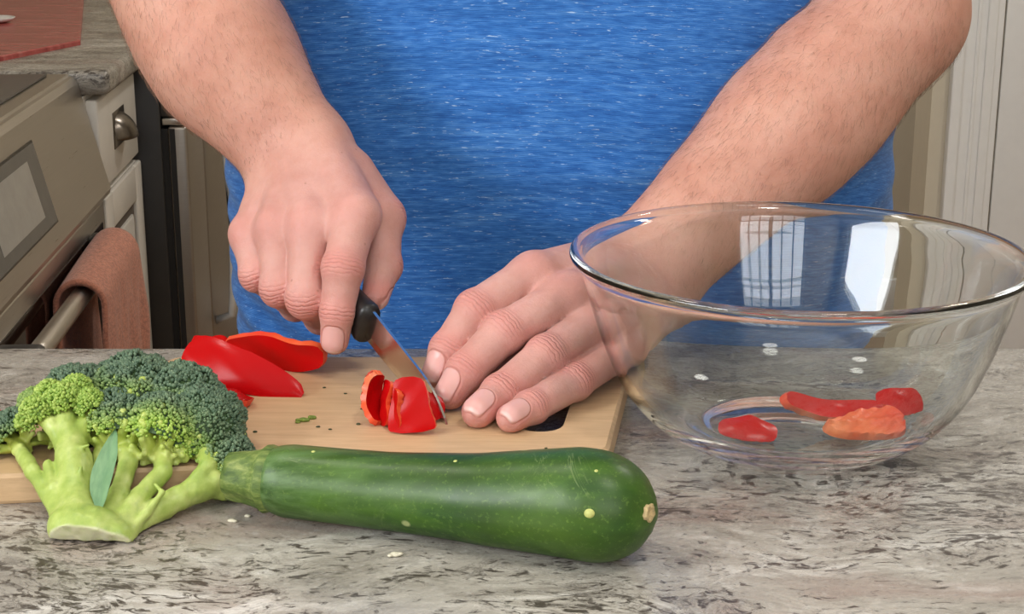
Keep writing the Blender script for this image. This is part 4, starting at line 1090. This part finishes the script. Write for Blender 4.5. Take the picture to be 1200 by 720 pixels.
col = t.mix(t.math('MULTIPLY', t.math('MAXIMUM', wrk, 0.0), .30), col, (.42, .17, .14))
u4 = t.math('POWER', t.math('ABSOLUTE', t.attr('nu')), 3.0); v4 = t.math('POWER', t.math('ABSOLUTE', t.attr('nv')), 3.0)
nr = t.math('POWER', t.math('ADD', u4, v4), 1/3)
nail = t.ramp(nr, [(.93, 1), (1.0, 0)]); rim = t.ramp(t.math('ABSOLUTE', t.math('SUBTRACT', nr, 1.02)), [(0, 1), (.10, 0)])
whit = t.math('MULTIPLY', nail, t.ramp(t.attr('nu'), [(.74, 0), (.86, 1)]))
col = t.mix(t.math('MULTIPLY', rim, .55), col, (.46, .18, .15))
col = t.mix(nail, col, (.68, .37, .34)); col = t.mix(t.math('MULTIPLY', whit, .45), col, (.80, .66, .60))
hgt = t.math('ADD', t.math('MULTIPLY', n2, .5), t.math('MULTIPLY', n3, .22)); hgt = t.math('SUBTRACT', hgt, t.math('MULTIPLY', wrk, .6))
hgt = t.math('SUBTRACT', hgt, t.math('MULTIPLY', rim, .9)); hgt = t.math('ADD', t.math('MULTIPLY', hgt, t.math('SUBTRACT', 1.0, t.math('MULTIPLY', nail, .85))), t.math('MULTIPLY', nail, .30))
rough = t.math('SUBTRACT', .52, t.math('MULTIPLY', nail, .24))
b = t.bsdf(Base__Color=col, Roughness=rough, IOR=1.4); t.set(b, 'Normal', t.bump(hgt, .55, .0014))
b.inputs['Subsurface Weight'].default_value = .30; b.inputs['Subsurface Radius'].default_value = (.009, .0032, .0018); b.inputs['Subsurface Scale'].default_value = .5
M['skin'] = t.m
body = place('body', me, M['skin'], person)

# fine hair on the forearms
def hairs(v, nor, W, F, E, n, seed):
    rs = np.random.RandomState(seed); ax = nrm(W-E); L = np.linalg.norm(W-E); s = ((v-E)@ax)/L
    ok = np.where((s > -.05) & (s < .99) & (nor@np.array([0, -1, .55]) > -.5))[0]; ch = rs.choice(ok, n)
    p = v[ch]; nn = nor[ch]; dr = np.tile(ax, (n, 1)) + rs.normal(size=(n, 3))*.40 + np.array([0, 0, -.65])
    dr = dr - nn*(dr*nn).sum(1, keepdims=True); dr /= np.linalg.norm(dr, axis=1, keepdims=True)
    ln = .004+.006*rs.rand(n); vs = []; fs = []; sd = np.cross(dr, nn)
    dens = np.interp(s[ch], [0, .75, .99], [1, .9, .35]); ln *= dens
    w0 = .000065
    pts = [p+nn*.0001, p+dr*(ln*.5)[:, None]+nn*(ln*.22)[:, None], p+dr*(ln)[:, None]+nn*(ln*.20)[:, None]]
    rows = []
    for k, pt in enumerate(pts):
        wk = w0*(1, .8, .25)[k]; rows.append(np.stack([pt+sd*wk, pt-sd*wk*.5+nn*wk*.87, pt-sd*wk*.5-nn*wk*.87], 1))
    V_ = np.stack(rows, 1).reshape(-1, 3); f0 = []
    for k in range(2):
        for j in range(3): f0.append((k*3+j, k*3+(j+1) % 3, (k+1)*3+(j+1) % 3, (k+1)*3+j))
    F_ = (np.array(f0)[None]+(np.arange(n)*9)[:, None, None]).reshape(-1, 4); return V_, F_
h1 = hairs(av, an_, RW, RF, RE, 2600, 1); h2 = hairs(bv, bn_, LW, LF, LE, 3600, 2)
ho = place('arm_hair', mesh_np('arm_hair', np.vstack([h1[0], h2[0]]), np.vstack([h1[1], h2[1]+len(h1[0])])), simple('brown_arm_hair', (.21, .11, .065), .5, var=.3), person)
tag(ho, 'fine brown hair on both forearms', kind='stuff')

# T-shirt
def shirt_sdf(P):
    d = torso(P)
    for S, E in ((RS, RE), (LS, LE)):
        hem = S + (E-S)*.70; q = sd_cone(P, hem+(E-S)*.3, S, .079, .086); q = np.maximum(q, (P-hem)@nrm(E-S)); d = smin(d, q, .035)
    d = np.maximum(d, -(sd_cone(P, (.04, 1.36, 1.50), (.04, 1.33, 1.7), .078, .085)))
    return np.maximum(d, .80-P[:, 2])
sv, sq = polygonize(shirt_sdf, (-.42, 1.12, .79), (.50, 1.68, 1.60), .0045)
sn = vnormals(sv, sq); front = np.clip((TY-sv[:, 1])/.15, 0, 1)
w_ = (.0035*vnoise(sv*np.array([.7, .7, 1.5]), 9, 2) + .0016*vnoise(sv*np.array([.6, .6, 2.2]), 24, 3))
fold = np.exp(-((sv[:, 0]+.21)/.06)**2)*.0022*np.sin((sv[:, 2]+sv[:, 0]*.55)*2*math.pi/.034)*np.clip((1.08-sv[:, 2])/.12, 0, 1)
fold += np.exp(-((sv[:, 0]-.30)/.05)**2)*.0015*np.sin((sv[:, 2]-sv[:, 0]*.4)*2*math.pi/.045)*np.clip((1.12-sv[:, 2])/.12, 0, 1)
sv = (sv + sn*(w_+fold)[:, None]).astype(np.float32)
t = NT('blue_heather_knit')
warp = t.noise(t.coord((3, 3, 3)), 2.0, 2, .5)
tc = t.n('TexCoord').outputs['Object']; sx = t.n('SeparateXYZ', Vector=tc)
zz = t.math('ADD', sx.outputs[2], t.math('MULTIPLY', t.math('POWER', t.math('ABSOLUTE', t.math('SUBTRACT', sx.outputs[0], .0)), 2.0), .28))
zz = t.math('ADD', zz, t.math('MULTIPLY', warp, .012))
vec = t.n('CombineXYZ', X=sx.outputs[0], Y=sx.outputs[1], Z=zz).outputs[0]
def st(scale, sxy, sz, det=4, rough=.6):
    m_ = t.n('Mapping', Vector=vec, Scale=(sxy, sxy, sz)).outputs[0]; return t.noise(m_, scale, det, rough)
a1 = st(1, 70, 480, 4); a2 = st(1, 130, 900, 3); a3 = st(1, 14, 230, 5); a4 = st(1, 5, 5, 3)
col = t.ramp(a1, [(.30, (.020, .100, .350)), (.5, (.032, .150, .470)), (.70, (.070, .225, .580))])
col = t.mix(t.ramp(a3, [(.55, 0), (.72, .55)]), col, (.115, .300, .640))
col = t.mix(t.ramp(a3, [(.28, .45), (.42, 0)]), col, (.016, .080, .300))
fleck = t.ramp(t.math('ADD', a2, t.math('MULTIPLY', a3, .25)), [(.765, 0), (.84, .75)])
col = t.mix(fleck, col, (.42, .58, .80))
kn = t.n('TexWave', {'bands_direction': 'Z'}, Vector=vec, Scale=290.0, Distortion=1.5, Detail=2.0).outputs['Fac']
b = t.bsdf(Base__Color=col, Roughness=.92); t.set(b, 'Normal', t.bump(t.math('ADD', t.math('MULTIPLY', kn, .4), a1), .35, .0012)); b.inputs['Sheen Weight'].default_value = .15; b.inputs['Specular IOR Level'].default_value = .2
so = place('t_shirt', mesh_np('t_shirt', sv, sq), t.m, person); tag(so, 'blue heathered short sleeved T-shirt')
# trousers and shoes, hidden behind the island
def trousers(P):
    d = np.maximum(torso(P, -.012), np.maximum(P[:, 2]-.86, .70-P[:, 2]))
    d = smin(d, sd_ell(P, (.04, 1.41, .84), (.255, .175, .12)), .04)
    for s in (-1, 1):
        h_, k_, a_ = (.04+s*.125, 1.41, .82), (.04+s*.145, 1.395, .48), (.04+s*.16, 1.42, .06)
        l = smin(sd_cone(P, h_, k_, .120, .082), sd_cone(P, k_, a_, .082, .064), .02); d = smin(d, l, .03)
    return np.maximum(d, .035-P[:, 2])
v, q = polygonize(trousers, (-.32, 1.12, .02), (.40, 1.70, .98), .0075)
tr = place('trousers', mesh_np('trousers', v, q), simple('dark_denim', (.030, .042, .075), .85, var=.25, scale=300, bump=.2), person)
for s in (-1, 1):
    x = .04+s*.165
    def shoe(P):
        d = sd_cone(P, (x, 1.44, .045), (x+s*.02, 1.24, .035), .047, .040); d = smin(d, sd_cone(P, (x, 1.43, .06), (x, 1.42, .11), .045, .05), .02); return np.maximum(d, .001-P[:, 2])
    v, q = polygonize(shoe, (x-.1, 1.12, -.004), (x+.1, 1.55, .15), .005); place('shoe', mesh_np('shoe', v, q), simple('black_shoe_leather', (.02, .02, .02), .4), person)
def hair(P):
    q = ((P-HC)@HT).astype(np.float32); d = sd_ell(q, (0, .026, .044), (.082, .100, .092)); d = np.maximum(d, -(q[:, 1]*.55+q[:, 2]+.0-.005)+.0*d)
    return np.maximum(d, -(q[:, 2]+q[:, 1]*1.4+.02)) + vnoise(P, 120, 3)*.002
v, q = polygonize(hair, HC-.17, HC+.19, .004); place('hair', mesh_np('hair', v, q), simple('short_brown_hair', (.06, .032, .018), .6, var=.4, scale=400, bump=.6), person)
